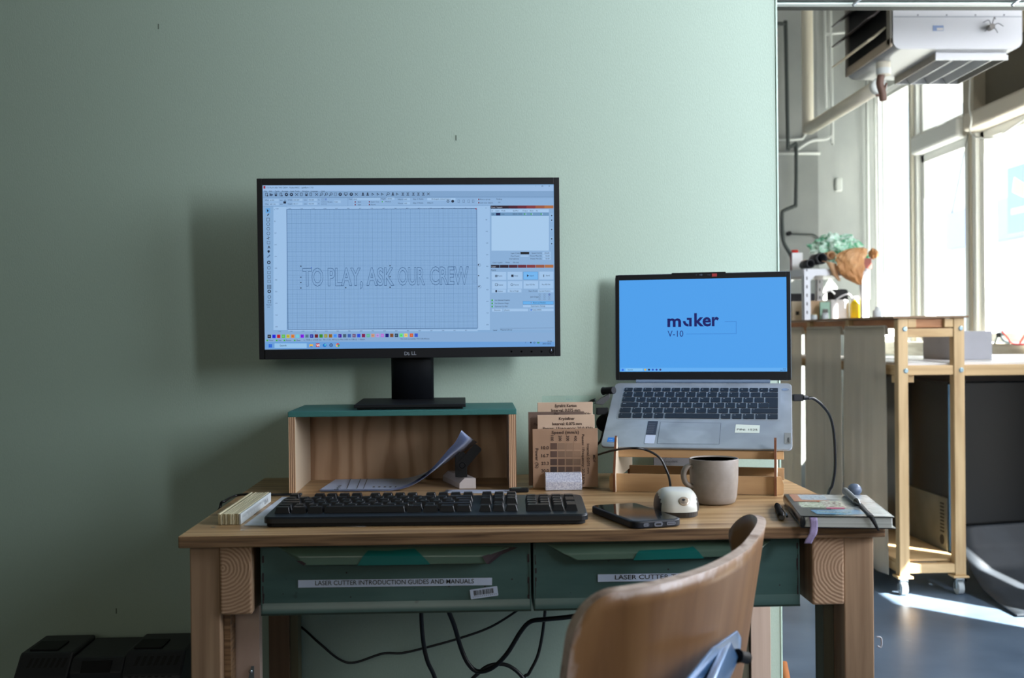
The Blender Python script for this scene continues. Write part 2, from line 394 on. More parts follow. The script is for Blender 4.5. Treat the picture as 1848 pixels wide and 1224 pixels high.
# ================================================================== THE SETTING
def sbox(name, *a, mat, bevel=0):
    mb = MB(); mb.box(*a, mat); return struct(mb.build(name, bevel=bevel))
YB = 2.145                      # front of the green partition
sbox('floor', -3.0, 3.05, -3.5, 7.9, -.1, 0, mat=floor_m)
sbox('ceiling', -3.0, 3.05, -3.5, 7.9, 3.4, 3.5, mat=ceil_m)
mb = MB(); mb.box(-3.0, .588, YB, YB+.11, 0, 3.4, green_wall)
for x, z in ((823, 249), (286, 48), (210, 1103)):      # small chips in the paint
    p = PY(x, y=z, Y=YB) if False else PY(x, z, YB)
    mb.box(p.x-.0012, p.x+.0012, YB-.0006, YB, p.z-.005, p.z+.005, plain('paint_chip', c(96, 110, 98), .8))
struct(mb.build('wall_back'))
mb = MB(); mb.box(.5885, .5925, YB-.002, YB+.112, 0, 3.4, green_edge); struct(mb.build('trim_1', bevel=.001))
sbox('wall_left', -3.1, -3.0, -3.5, 2.3, 0, 3.4, mat=room_wall)
sbox('light_block_partition', 1.15, 1.27, -3.5, .55, 0, 3.4, mat=room_wall)  # unseen blocker added to dim the left of the green wall
sbox('light_block_low', 1.15, 1.27, .5505, 1.0, 0, 1.1, mat=room_wall)  # added out of view to darken the wall's lower left
mb = MB(); mb.box(2.95, 4.1, 6.1, 8.2, 2.72, 2.78, white_paint); struct(mb.build('added_awning'))  # unseen awning added to keep sun off the rear wall
sbox('wall_front', -3.1, 3.0, -3.6, -3.5, 0, 3.4, mat=room_wall)
cx0 = PY(1477, 400, 7.2).x
mb = MB(); mb.box(-1.2, cx0, 7.2, 7.3, 0, 3.4, grey_wall)
mb.prism([(cx0, 7.2), (2.83, 7.67), (2.83, 7.8), (cx0, 7.3)], 0, 3.4, grey_wall)
struct(mb.build('wall_rear'))
sbox('wall_passage', -1.3, -1.2, 2.26, 7.3, 0, 3.4, mat=plain('passage_bounce_white', c(214, 210, 198), .7))  # pale tone chosen to bounce light onto the cloth strips

# window wall on the right: solid pieces round the openings
mb = MB(); T = .14; X0 = XW; X1 = XW+T
def wp(y0, y1, z0, z1, mat=white_paint): mb.box(X0, X1, y0, y1, z0, z1, mat)
wp(-3.5, -2.8, 0, 3.4, room_wall); wp(-2.8, 2.0, 0, 1.15, room_wall); wp(-2.8, 2.0, 2.75, 3.4, room_wall); wp(-.5, .1, 1.15, 2.75, room_wall)
wp(2.0, 2.50, 0, 1.99, room_wall); wp(2.50, 2.94, 1.80, 1.99, room_wall); wp(2.94, 3.10, 0, 1.99, room_wall)
wp(3.10, 3.31, 1.80, 1.99, room_wall); wp(3.31, 4.7, 0, 1.99, room_wall); wp(2.0, 4.7, 3.01, 3.4, room_wall); wp(2.0, 2.25, 1.99, 3.01, room_wall); wp(4.1, 4.2, 1.99, 3.01, room_wall); wp(4.65, 4.7, 1.99, 3.01, room_wall); wp(4.2, 4.65, 1.99, 2.1, room_wall); wp(4.2, 4.65, 2.62, 3.01, room_wall)
wp(4.7, 7.75, 0, .90); wp(4.7, 7.75, 2.66, 3.4)
struct(mb.build('wall_right'))
def window(n, y0, y1, z0, z1, tr=None, fr=.045, mull=()):
    mb = MB(); xa, xb = XW+.02, XW+.09
    mb.box(xa, xb, y0, y0+fr, z0, z1, white_paint); mb.box(xa, xb, y1-fr, y1, z0, z1, white_paint)
    mb.box(xa, xb, y0, y1, z0, z0+fr, white_paint); mb.box(xa, xb, y0, y1, z1-fr, z1, white_paint)
    for q in mull: mb.box(xa, xb, q-.015, q+.015, z0, z1, white_paint)
    o = struct(mb.build('window_%d' % n, bevel=.004))
    g = MB(); g.box(XW+.05, XW+.054, y0+.01, y1-.01, z0+.01, z1-.01, glass); gp = g.build('pane', o)
    return o
glass = bpy.data.materials.new('window_glass'); glass.use_nodes = True; _nt = glass.node_tree; _nt.nodes.clear()
_o = _nt.nodes.new('ShaderNodeOutputMaterial'); _m = _nt.nodes.new('ShaderNodeMixShader'); _t = _nt.nodes.new('ShaderNodeBsdfTransparent'); _g = _nt.nodes.new('ShaderNodeBsdfGlossy')
_t.inputs[0].default_value = (.95, .98, .98, 1); _g.inputs['Roughness'].default_value = .02; _m.inputs[0].default_value = .05
_nt.links.new(_t.outputs[0], _m.inputs[1]); _nt.links.new(_g.outputs[0], _m.inputs[2]); _nt.links.new(_m.outputs[0], _o.inputs[0])
window(1, 4.75, 6.10, .95, 2.12, fr=.05)
window(2, 6.24, 6.92, .95, 2.12, fr=.05)
window(3, 6.24, 6.92, 2.24, 2.64, fr=.03)
window(4, 7.05, 7.60, .95, 2.64, fr=.03)
mb = MB(); wc_ = plain('weathered_cream_post', c(178, 170, 154), .6); mb.box(XW-.015, XW+.1, 6.10, 6.24, 2.12, 2.66, wc_); mb.box(XW-.005, XW+.1, 6.10, 6.24, .9, 2.12, white_paint); mb.box(XW-.016, XW-.005, 6.145, 6.18, .9, 2.12, wc_); struct(mb.build('trim_2', bevel=.004))
mb = MB(); mb.box(XW-.01, XW+.1, 6.92, 7.05, .9, 2.66, white_paint); mb.box(XW-.03, XW, 6.95, 6.985, .9, 2.66, plain('cream_strip', c(222, 216, 200), .5)); struct(mb.build('trim_3', bevel=.006))
mb = MB(); mb.box(XW-.08, XW+.06, 4.72, 6.10, 2.12, 2.22, plain('transom_cream_paint', c(214, 206, 192), .5)); struct(mb.build('trim_4', bevel=.02, seg=3))
mb = MB(); mb.box(XW-.05, XW+.06, 6.24, 6.92, 2.12, 2.24, white_paint); struct(mb.build('trim_5', bevel=.02, seg=3))
mb = MB(); mb.box(XW+.05, XW+.12, 4.72, 6.10, 2.22, 2.66, shutter_m)
mb.box(XW-.06, XW+.1, 4.72, 6.24, 2.56, 2.66, plain('upper_beam_cream', c(190, 176, 152), .6)); struct(mb.build('trim_6', bevel=.008))
mb = MB(); mb.box(XW-.06, XW+.02, 4.72, 7.6, .86, .945, mixed('whitewashed_sill_board', [(.35, c(196, 182, 160)), (.6, c(226, 216, 198))], scale=(4, 1, 14), nscale=3, rough=.6)); struct(mb.build('trim_7', bevel=.004))
# the window beside the desk, outside the photo's frame, and two more bays, closed by blinds added to keep the sun out
for k_, a_ in enumerate(((.1, 2.0, 1.15, 2.75), (-2.8, -.5, 1.15, 2.75), (2.25, 4.1, 1.99, 3.01))):
    mb = MB(); mb.box(XW+.02, XW+.04, a_[0], a_[1], a_[2], a_[3], white_paint); mb.box(XW+.04, XW+.1, a_[0], a_[0]+.05, a_[2], a_[3], white_paint); mb.box(XW+.04, XW+.1, a_[1]-.05, a_[1], a_[2], a_[3], white_paint)
    struct(mb.build('window_%d' % (5+k_)))
mb = MB(); mb.box(-1.3, .5, -3.5, -3.48, 1.4, 2.8, white_paint); struct(mb.build('window_8'))  # made-up panel backing the added fill lamp
# across the street
o = MB(); o.box(13, 13.5, -8, 30, 0, 9, facade); o.box(12.9, 13.0, -8, 30, 3.2, 4.2, plain('facade_band', c(186, 192, 214), .7))
for k in range(16): o.box(12.95, 13.0, -6+k*2.2, -5+k*2.2, 4.9, 6.3, plain('facade_window', c(212, 216, 224), .5))
o = tag(o.build('street_building'), 'pale building across the street behind the bright right-hand windows', 'building')
o = MB(); o.box(2.95, 14, -9, 31, -.3, -.1, plain('pavement', c(190, 188, 184), .8)); o = struct(o.build('trim_8'))
# dark sign seen through the right-hand pane
p = PX(1838, 355, 5.2); t = thing('street_sign', 'dark blue sign with yellow shape outside the window at the right edge', 'sign', (5.2, p.y, 0))
mb = MB(); mb.box(5.2, 5.24, p.y-.62, p.y+.22, p.z-.34, p.z+.30, plain('sign_hazed_blue', c(140, 158, 180), .5)); mb.build('board', t)  # washed-out blue: outdoor glare put into the colour
Mf = frame((5.199, p.y, p.z), (0, -1, 0), (0, 0, 1))
mb = MB(); mb.add([(-.12, .06, 0), (.1, -.02, 0), (.14, .10, 0), (-.08, .20, 0)], [(0, 1, 2, 3)], plain('sign_yellow', c(240, 220, 150), .5), M=Mf)
mb.rect(-.15, -.16, .35, -.10, 0, sticker, Mf); mb.build('emblem', t)
mb = MB(); mb.cyl((5.22, p.y-.2, 0), (5.22, p.y-.2, p.z-.34), .025, pipe_dark); mb.build('post', t)

# ================================================================== WORKBENCH
DZ = .75; DX0, DX1, DY0, DY1 = -.4095, .5675, 1.5255, 2.140; DT = .0165
wb = thing('workbench', 'wooden workbench with pine legs standing against the green wall', 'workbench', (-.41, 1.53, 0))
mb = MB(); mb.box(DX0, DX1, DY0, DY1, DZ-DT, DZ, desk_wood, mats={2: desk_edge, 4: desk_edge, 5: desk_edge}); mb.build('desktop', wb, bevel=.0015)
for x, y in ((385, 952), (438, 957)):
    p = PZ(x, y, DZ); mb = MB(); mb.disc(p.x, p.y, .0035, DZ+.0002, steel, None, 10, .0022); mb.build('screw', wb)
zt = DZ-DT
a = PY(342, 1000, 1.542).x; b = PY(396.5, 1000, 1.542).x; b2 = PY(455, 1000, 1.542).x; zb = PY(430, 1109, 1.542).z
FL = [('leg', a, b, 1.542, 1.587, 0, zt, pine)]
mb = MB(); mb.box(a, b, 1.542, 1.587, 0, zt, pine); mb.build('leg', wb, bevel=.002)
xm = PY(1522, 1000, 1.542).x; xr = PY(1577, 1000, 1.542).x; xl = PY(1464, 1000, 1.542).x; zb2 = PY(1490, 1091, 1.542).z
mb = MB(); mb.box(xm+.0005, xr, 1.542, 1.590, 0, zt, pine); mb.build('leg', wb, bevel=.002)
def beam(x0, x1, z0, ox, oz):
    cxx, czz = x0+ox, z0+oz
    mb = MB(); k = 1
    mb.box(x0-cxx, x1-cxx, 1.538, 2.13, z0-czz, zt-czz, pine, mats={2: endgrain})
    o = mb.build('beam', wb, world=False, bevel=.003)
    o.location = (cxx+.41, -1.53, czz)
    return o
beam(b+.0005, b2, zb, .004, .065); beam(xl, xm, zb2, .050, .052)
def px(x, Y, y=1150): return PY(x, y, Y).x
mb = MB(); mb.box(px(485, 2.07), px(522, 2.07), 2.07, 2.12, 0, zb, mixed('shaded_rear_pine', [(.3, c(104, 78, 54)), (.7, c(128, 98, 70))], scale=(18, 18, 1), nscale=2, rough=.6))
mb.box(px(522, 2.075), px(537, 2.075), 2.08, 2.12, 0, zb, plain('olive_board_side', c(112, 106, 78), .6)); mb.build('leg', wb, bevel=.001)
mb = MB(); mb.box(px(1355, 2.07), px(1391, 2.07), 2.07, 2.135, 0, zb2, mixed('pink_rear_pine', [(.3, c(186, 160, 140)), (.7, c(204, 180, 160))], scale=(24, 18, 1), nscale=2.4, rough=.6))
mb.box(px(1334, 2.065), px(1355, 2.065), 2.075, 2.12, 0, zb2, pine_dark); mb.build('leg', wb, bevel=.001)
mb = MB(); mb.box(b+.002, b2-.001, 1.592, 1.612, 0, zb-.001, plyface, mats={4: ply_edge}); mb.build('brace_panel', wb)
mb = MB(); mb.box(b+.0005, b+.0095, 1.56, 1.592, 0, zb-.001, desk_edge); mb.build('brace_strip', wb)
mb = MB(); x0 = px(438, 1.59, 1210); zq = PY(447, 1203, 1.59).z
mb.prism([(0, -.05), (.012, 0), (.016, 0), (.016, -.05)], 0, .0015, plain('bracket_steel', c(120, 130, 134), .35, metal=.7), frame((x0, 1.5915, zq), (1, 0, 0), (0, 0, 1)))
mb.lathe([(0, .003), (.0028, .002), (.003, 0)], steel, frame((x0+.0115, 1.590, zq-.007), (1, 0, 0), (0, 0, 1)), 12); mb.build('bracket', wb)
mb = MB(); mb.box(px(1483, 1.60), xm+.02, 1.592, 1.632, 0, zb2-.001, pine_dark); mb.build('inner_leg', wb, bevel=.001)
mb = MB(); z1 = PY(1580, 1052, 1.57).z; mb.box(xr+.0005, xr+.0045, 1.56, 1.60, 0, z1, plain('dark_red_edge_board', c(70, 34, 30), .5)); sp = mb.build('side_panel', wb)
q = PY(1582, 1160, 1.58)
mb = MB(); mb.tube([(q.x, 1.58, q.z+.008), (q.x+.006, 1.58, q.z+.007), (q.x+.0075, 1.58, q.z), (q.x+.006, 1.58, q.z-.007), (q.x+.001, 1.58, q.z-.005)], .0013, plain('white_hook', c(200, 205, 215), .3)); mb.build('hook', sp)
sp['label'] = 'dark red thin side board'

# drawers
def drawer(label, x0p, x1p, ybl, hl, patch, seed, strip, text, extra=None):
    Y = 1.552; x0, x1 = PY(x0p, 1050, Y).x, PY(x1p, 1050, Y).x; z0 = PY((x0p+x1p)/2, ybl, Y).z; z1 = zt-.001
    mb = MB(); w = .0018
    mb.box(x0+w, x1-w, Y, Y+w, z0+.003, z1, drawer_paint)
    mb.box(x0, x0+w, Y-.001, 2.0, z0, z1, drawer_paint); mb.box(x1-w, x1, Y-.001, 2.0, z0, z1, drawer_paint)
    mb.box(x0, x1, Y-.002, 2.0, z0, z0+.003, plain('drawer_bottom_lip', c(46, 66, 58), .4)); mb.box(x0, x1, 2.0, 2.002, z0, z1, drawer_paint)
    # rolled lower edge
    mb.grid(lambda u, v: (x0+w+(x1-x0-2*w)*u, Y-.0005-.003*math.sin(v*PI/2), z0+.003+.014*(1-v)), 1, 8, drawer_paint, True)
    rnd = random.Random(seed)
    # worn bare edges
    for side, xx in ((1, x0+w), (-1, x1-w)):
        zz = z0+.006
        while zz < z1-.01:
            h = rnd.uniform(.004, .012); ww = rnd.uniform(.0004, .0028)
            if rnd.random() < .8: mb.box(min(xx, xx+side*ww), max(xx, xx+side*ww), Y-.0006, Y, zz, zz+h, drawer_dark)
            zz += h
    for k in range(12):
        xx = rnd.uniform(x0+.02, x1-.02); zz = rnd.uniform(z0+.02, z1-.03); r = rnd.uniform(.0005, .0012)
        mb.disc(xx, zz, r, 0, drawer_dark, frame((0, Y-.0003, 0), (1, 0, 0), (0, 0, 1)), 7)
    t = mb.build('drawer', wb, label=label)
    def pt(x, y, yy): p = PY(x, y, yy); return Vector((p.x, yy, min(p.z, z1)))
    def facets(L, R, mat, off, ends=True):
        yo, ym = Y-.004-off, Y-.014-off
        P = [pt(*L[0], yo), pt(*L[1], ym), pt(*L[2], ym), pt(*R[0], yo), pt(*R[1], ym), pt(*R[2], ym)]
        vs = list(P); fs = [(0, 1, 4, 3), (1, 2, 5, 4)]
        if ends:
            for q in (P[0], P[2], P[3], P[5]): vs.append(Vector((q.x, Y, q.z)))
            g = Vector((P[2].x, Y, P[2].z)); fs += [(2, 7, 9, 5), (0, 6, 7, 2, 1), (3, 4, 5, 9, 8), (0, 3, 8, 6)]
        return vs, fs
    mb = MB(); vs, fs = facets(hl[0], hl[1], drawer_handle, 0); mb.add(vs, fs, drawer_handle)
    h = mb.build('drawer_handle', t, bevel=.0012)
    mb = MB(); vs, fs = facets(patch[0], patch[1], teal_patch, .0012, False); mb.add(vs, fs, teal_patch); mb.build('painted_patch', t, label='bright teal painted patch')
    if extra: extra(t, Y, pt)
    # label strip with printed text
    (ax, ay), (bx, by), hh = strip
    p0 = pt(ax, ay, Y-.0012); p1 = pt(bx, by, Y-.0012); Mf = frame(p0, p1-p0, (0, 0, 1)); L = (p1-p0).length
    mb = MB(); mb.rect(0, 0, L, hh, 0, sticker, Mf); mb.text(text[0], Mf, text[2], ink, x=text[1]*L, y=hh*.30, z=.0004, fit=text[3]*L if text[3] else None, bold=.008)
    mb.build('label_strip', t)
    return t, Y, pt
d1, Y1, pt1 = drawer('green metal drawer at left labelled introduction guides and manuals', 471, 958, 1107,
    (((500, 988), (537, 1005), (549, 1021)), ((930, 986), (874, 1003), (878, 1018))), (((668, 990), (655, 1004), (645, 1021)), ((747, 989), (763, 1004), (777, 1019))), 3,
    ((538, 1061), (888, 1056.5), .0105), ('LASER CUTTER INTRODUCTION GUIDES AND MANUALS', .088, .0062, .818),
    lambda h, Y, pt: (lambda mb, mb2: (mb.add([pt(870, 1004, Y-.0155), pt(878, 1018, Y-.0155), pt(884, 1018, Y-.012), pt(905, 1001, Y-.006), pt(935, 988, Y-.0052), pt(912, 987, Y-.0052), pt(888, 999, Y-.011)], [(0, 1, 2, 3, 4, 5, 6)], drawer_dark),
                      mb2.add([pt(534, 1012, Y-.0155), pt(548, 1021, Y-.0155), pt(553, 1018, Y-.0155), pt(545, 1013, Y-.0155)], [(0, 1, 2, 3)], drawer_dark), mb.build('chipped_paint', h), mb2.build('chipped_paint', h)))(MB(), MB()))
p0 = pt1(850, 1082, Y1-.0012); p1 = pt1(899.5, 1075, Y1-.0012); Mf = frame(p0, p1-p0, (0, 0, 1)); L = (p1-p0).length
mb = MB(); mb.prism(rrect(0, 0, L, .0135, .001, 3), 0, .0002, sticker, Mf)
rnd = random.Random(5); x = .005
while x < L-.006:
    w = rnd.choice((.0003, .0005, .0009)); mb.rect(x, .0045, x+w, .0115, .0004, ink, Mf); x += w+rnd.choice((.0003, .0004, .0008))
x = .003
for k in range(13): mb.rect(x, .0022, x+.0009, .0034, .0004, inkgrey, Mf); x += .0027
mb.build('barcode_sticker', d1)
drawer('green metal drawer at right, partly hidden by the chair back', 963, 1443, 1098,
    (((987, 983), (1017, 1000), (1041, 1012)), ((1392, 976), (1372, 992), (1360, 1004)),), (((1162, 984), (1150, 998), (1143, 1011.5)), ((1245, 981), (1260, 995), (1271, 1008))), 8,
    ((1079, 1050.5), (1290, 1047.5), .0105), ('LASER CUTTER TOOLS', .145, .0062, .70))
# ================================================================== THINGS ON THE WORKBENCH
def ptext(mb, M, t, x, y, h, mat, rot=0, align='l', fit=None, z=.0003, bold=0, outline=0):
    lx, ly = hit(M, x, y); k = ((M @ Vector((lx, ly, 0)))-C_O).dot(C_F)/F_PX
    M2 = M @ Matrix.Translation((lx, ly, z)) @ Matrix.Rotation(rot, 4, 'Z')
    mb.text(t, M2, h*k, mat, align=align, fit=fit*k if fit else None, bold=bold, outline=outline)
def pquad(mb, M, pts, mat, z=.0002):
    vs = [(*hit(M, x, y), z) for x, y in pts]
    mb.add(vs, [list(range(len(vs)))], mat, False, M)
def prect(mb, M, x0, y0, x1, y1, mat, z=.0002): pquad(mb, M, [(x0, y1), (x1, y1), (x1, y0), (x0, y0)], mat, z)
def pframe(mb, M, x0, y0, x1, y1, mat, w=.5, z=.0003):
    prect(mb, M, x0, y0, x1, y0+w, mat, z); prect(mb, M, x0, y1-w, x1, y1, mat, z)
    prect(mb, M, x0, y0, x0+w, y1, mat, z); prect(mb, M, x1-w, y0, x1, y1, mat, z)
def pring(mb, M, x, y, r, mat, w=.5, z=.0003):
    lx, ly = hit(M, x, y); k = .00101; mb.ring2(lx, ly, (r-w)*k, r*k, z, mat, M, 14)
def pdisc(mb, M, x, y, r, mat, z=.0003):
    lx, ly = hit(M, x, y); mb.disc(lx, ly, r*.00101, z, mat, M, 12)
def pline(mb, M, a, b, w, mat, z=.0003):
    p = Vector(hit(M, *a)); q = Vector(hit(M, *b)); d = (q-p).normalized(); n = Vector((-d.y, d.x))*w*.0005
    mb.add([(*(p+n), z), (*(p-n), z), (*(q-n), z), (*(q+n), z)], [(0, 1, 2, 3)], mat, False, M)

# ---- monitor riser
RX0, RX1, RY0, RY1, RZ = -.3265, .0690, 1.925, 2.112, .8912
rs = thing('monitor_riser', 'plywood monitor riser box with teal painted top', 'riser', ((RX0+RX1)/2, RY0, DZ))
mb = MB(); mb.box(RX0, RX1, RY0, RY1, RZ-.0095, RZ, teal); mb.build('top_panel', rs, bevel=.0012)
for a, b_, mt in ((RX0+.001, RX0+.0125, {5: ply_side, 2: ply_edge}), (RX1-.0135, RX1-.001, {4: plyface, 2: ply_edge})):
    mb = MB(); mb.box(a-RX0, b_-RX0, 0, RY1-RY0-.002, 0, RZ-.0095-DZ, thin_ply, mats=mt)
    o = mb.build('side_panel', rs, world=False); o.location = (RX0-(RX0+RX1)/2, .0, 0)
mb = MB(); mb.box(RX0+.0125, RX1-.0135, RY1-.014, RY1-.003, DZ, RZ-.0095, box_ply); mb.build('back_panel', rs)

# ---- monitor
SC = Vector((-.1192, 2.0252, 1.1465))
ex = Vector((math.cos(.0124), math.sin(.0124), 0)); ey = Vector((math.sin(.0124)*.0216, -.0216, 1))
MS = frame(SC, ex, ey)
mo = thing('monitor', 'wide black desktop monitor showing laser layout software, on the riser', 'monitor', (SC.x, 2.03, RZ))
SW, SH = .2640, .1485
L_, T_ = hit(MS, 463.5, 322.5); R_, B_ = hit(MS, 1011.5, 643)
bz = MB()
yo, yi = .003, -.012     # front of bezel, back (local z of MS)
bz.box(L_, -SW, B_, T_, yi, yo, blackp, MS); bz.box(SW, R_, B_, T_, yi, yo, blackp, MS)
bz.box(-SW, SW, SH, T_, yi, yo, blackp, MS); bz.box(-SW, SW, B_, -SH, yi, yo+.001, blackp, MS)
bz.build('bezel', mo, bevel=.0008)
mb = MB(); mb.prism(rrect(L_+.001, B_+.001, R_-.001, T_-.001, .004), -.022, -.012, blackm, MS); mb.taper(-.17, .17, -.12, .10, 0, -.022, .02, .02, blackm, MS @ Matrix.Translation((0, 0, -.022)))
mb.build('rear_shell', mo)
mb = MB(); ptext(mb, MS, 'D', 730.0, 641, 6.2, plain('logo_grey', c(130, 138, 150), .4), z=.0046, bold=.02)
lg = MATS['logo_grey']; ptext(mb, MS, 'E', 737.2, 641.4, 5.2, lg, rot=.38, z=.0046, bold=.02); ptext(mb, MS, 'LL', 743, 640.6, 6.2, lg, z=.0046, bold=.02)
mb.build('logo', mo)
for k in range(4):
    lx, ly = hit(MS, 923+k*18, 634.5); mb = MB(); mb.disc(lx, ly, .0018, .0043, blackg, MS, 10); mb.build('button', mo)
lx, ly = hit(MS, 995, 633.5); mb = MB(); mb.ring2(lx, ly, .0035, .0045, .0044, blackg, MS); mb.rect(lx-.0004, ly, lx+.0004, ly+.004, .0046, emis(170, 190, 230), MS); mb.build('power_button', mo)
# stand
zb0 = RZ+.0005
p0, p1 = PY(707, 690, 2.075), PY(783, 690, 2.075)
mb = MB(); n = 10
def pole(u, v):
    x = p0.x+(p1.x-p0.x)*u; return (x, 2.062+.012*(abs(2*u-1)**2.4)-.006, zb0+.008+(1.06-zb0)*v)
mb.grid(pole, 14, 1, blackp, thick=.012); mb.build('stand_pole', mo)
mb = MB(); fa, fb = PY(638.5, 735, 1.945), PY(840.5, 735, 1.945); ra, rb = PY(655, 716, 2.095), PY(840, 716, 2.095)
def slab(z0, z1, ins, mat, zr=0):
    P = [(fa.x+ins, 1.945+ins), (fb.x-ins, 1.940+ins), (rb.x-ins, 2.092-ins), (ra.x+ins, 2.096-ins)]
    mb.add([(x, y, z0) for x, y in P]+[(x, y, z1+(zr if i > 1 else 0)) for i, (x, y) in enumerate(P)],
           [(3, 2, 1, 0), (4, 5, 6, 7), (0, 1, 5, 4), (1, 2, 6, 5), (2, 3, 7, 6), (3, 0, 4, 7)], mat)
slab(zb0+.0032, zb0+.0085, 0, blackp, .003); slab(zb0, zb0+.0032, .005, blackm); mb.build('stand_base', mo, bevel=.0008)

# screen picture
s = MB(); B = emis(128, 168, 210)
G = lambda r, g, b: emis(r, g, b)
DK = G(28, 40, 62); MD = G(78, 104, 140)
s.rect(-SW, -SH, SW, SH, 0, B, MS)
rc = lambda a, b, c_, d, m_, z=.0002: prect(s, MS, a, b, c_, d, m_, z)
tx = lambda t, x, y, h, m_=DK, **k: ptext(s, MS, t, x, y, h, m_, z=.0006, **k)
rc(474.5, 334.6, 999, 345, G(150, 184, 224))                                 # title and menu
rc(474.5, 345, 999, 357.5, G(124, 160, 200))
rc(475, 357.5, 999, 372, G(136, 173, 214))
rc(475.5, 372, 493, 600, G(130, 168, 208)); rc(493.5, 373, 517.5, 596, G(154, 190, 228))
rc(861, 372, 884, 596, G(152, 188, 226)); rc(518, 372, 861, 377, G(150, 186, 225)); rc(520, 594.5, 862, 598, G(150, 186, 225))
rc(884, 371, 999.5, 596, G(134, 171, 211)); rc(478, 600, 999, 617, G(132, 168, 209))
rc(478.5, 617, 1000.5, 630, G(104, 156, 214))
pquad(s, MS, [(520, 595), (862, 592.5), (860, 376.5), (517.5, 378)], G(136, 175, 217), .0003)
gl, gm = G(112, 150, 192), G(98, 136, 180)
for k in range(161):
    x = 518+k*2.139; pline(s, MS, (x, 378-(x-518)*.004), (x+1.6, 595-(x-518)*.006), .42 if k % 4 else .55, gl if k % 4 else gm, .0004)
for k in range(1, 102):
    y = 378+k*2.13; pline(s, MS, (518, y), (860.5, y-1.5-k*.01), .42 if k % 4 else .55, gl if k % 4 else gm, .0004)
for a, b in (((517.5, 378), (860, 376.5)), ((520, 595), (862, 592.5)), ((517.5, 378), (520, 595)), ((860, 376.5), (862, 592.5))): pline(s, MS, a, b, .8, G(50, 84, 128), .0005)
tx('TO PLAY ASK THE CREW - Ruida 6445G - LightBurn 1.7.01', 481, 340.2, 2.6, fit=84)
rc(475.5, 335.8, 479, 340.6, G(150, 40, 60), .0005)
for t_, x in (('File', 477), ('Edit', 486), ('Tools', 496), ('Arrange', 508.5), ('Laser Tools', 524), ('Window', 545), ('Language', 561), ('Help', 580)): tx(t_, x, 346.4, 2.4)
for x in (967, 978, 990.5): pass
tx('-', 966, 337, 3); pframe(s, MS, 977.5, 334.9, 980, 337.2, DK, .4, .0005); tx('x', 990, 337, 3)
# tool bar icons
icons = 'page folder save export undo redo cut copy paste bin pan zoom zoom zoom sel camera screen gear tools people user play flip turn target weld mirror dist dist align align group plus'.split()
xs = [481, 489.5, 498, 507, 517, 526, 535.5, 544, 553, 561, 571.5, 580, 588.5, 597, 605.5, 614, 624, 634, 643, 655, 663.5, 673, 682, 690, 700, 709, 717, 727, 736, 746, 755, 764, 773]
for i, x in enumerate(xs[:33]):
    y = 351.4-(x-480)*.004; nme = icons[i] if i < len(icons) else 'plus'
    if nme in ('page', 'export', 'copy', 'save', 'sel', 'paste', 'bin'):
        pframe(s, MS, x-2, y-3, x+2, y+2.6, DK, .7 if nme != 'sel' else .4, .0005)
        if nme in ('save', 'paste'): rc(x-1.4, y-.2, x+1.6, y+2.4, DK, .0006)
        if nme in ('page', 'export'): pdisc(s, MS, x+2, y+2, 1.2, DK, .0006)
    elif nme in ('undo', 'redo', 'gear', 'camera'): pdisc(s, MS, x, y, 3, DK, .0005); pdisc(s, MS, x, y-.4, 1.1, B, .0006)
    elif nme in ('zoom', 'target'): pring(s, MS, x+.8, y-.8, 2.4, DK, .8, .0005); pline(s, MS, (x-.8, y+.8), (x-2.8, y+2.8), 1.1, DK, .0005)
    elif nme in ('cut', 'tools', 'plus', 'pan'): pline(s, MS, (x-2.4, y-2.2), (x+2.4, y+2.2), .8, DK, .0005); pline(s, MS, (x+2.4, y-2.2), (x-2.4, y+2.2), .8, DK, .0005)
    elif nme == 'folder': pquad(s, MS, [(x-2.8, y+2.2), (x+2, y+2.2), (x+3, y-1), (x-2.8, y-2.2)], DK, .0005); rc(x-1.6, y-.6, x+1.8, y+1.2, MD, .0006)
    elif nme == 'screen': pframe(s, MS, x-3.2, y-3, x+3.2, y+1.4, DK, .8, .0005); rc(x-1.4, y+1.4, x+1.4, y+2.6, DK, .0005)
    elif nme in ('people', 'user', 'weld'): pdisc(s, MS, x, y-1.6, 1.4, DK, .0005); pquad(s, MS, [(x-2.6, y+2.4), (x+2.6, y+2.4), (x+1.2, y), (x-1.2, y)], DK, .0005)
    elif nme in ('play', 'flip', 'turn', 'mirror'): pquad(s, MS, [(x-2, y+2.4), (x+2.6, y+.4), (x-2, y-2.6)], DK, .0005); pquad(s, MS, [(x-1.2, y+1.2), (x+1, y+.3), (x-1.2, y-1.2)], B, .0006)
    else: rc(x-2.4, y-2.6, x+2.4, y-1.8, DK, .0005); rc(x-1.4, y-1, x+1.4, y+.8, DK, .0005); rc(x-2.4, y+1.8, x+2.4, y+2.6, DK, .0005)
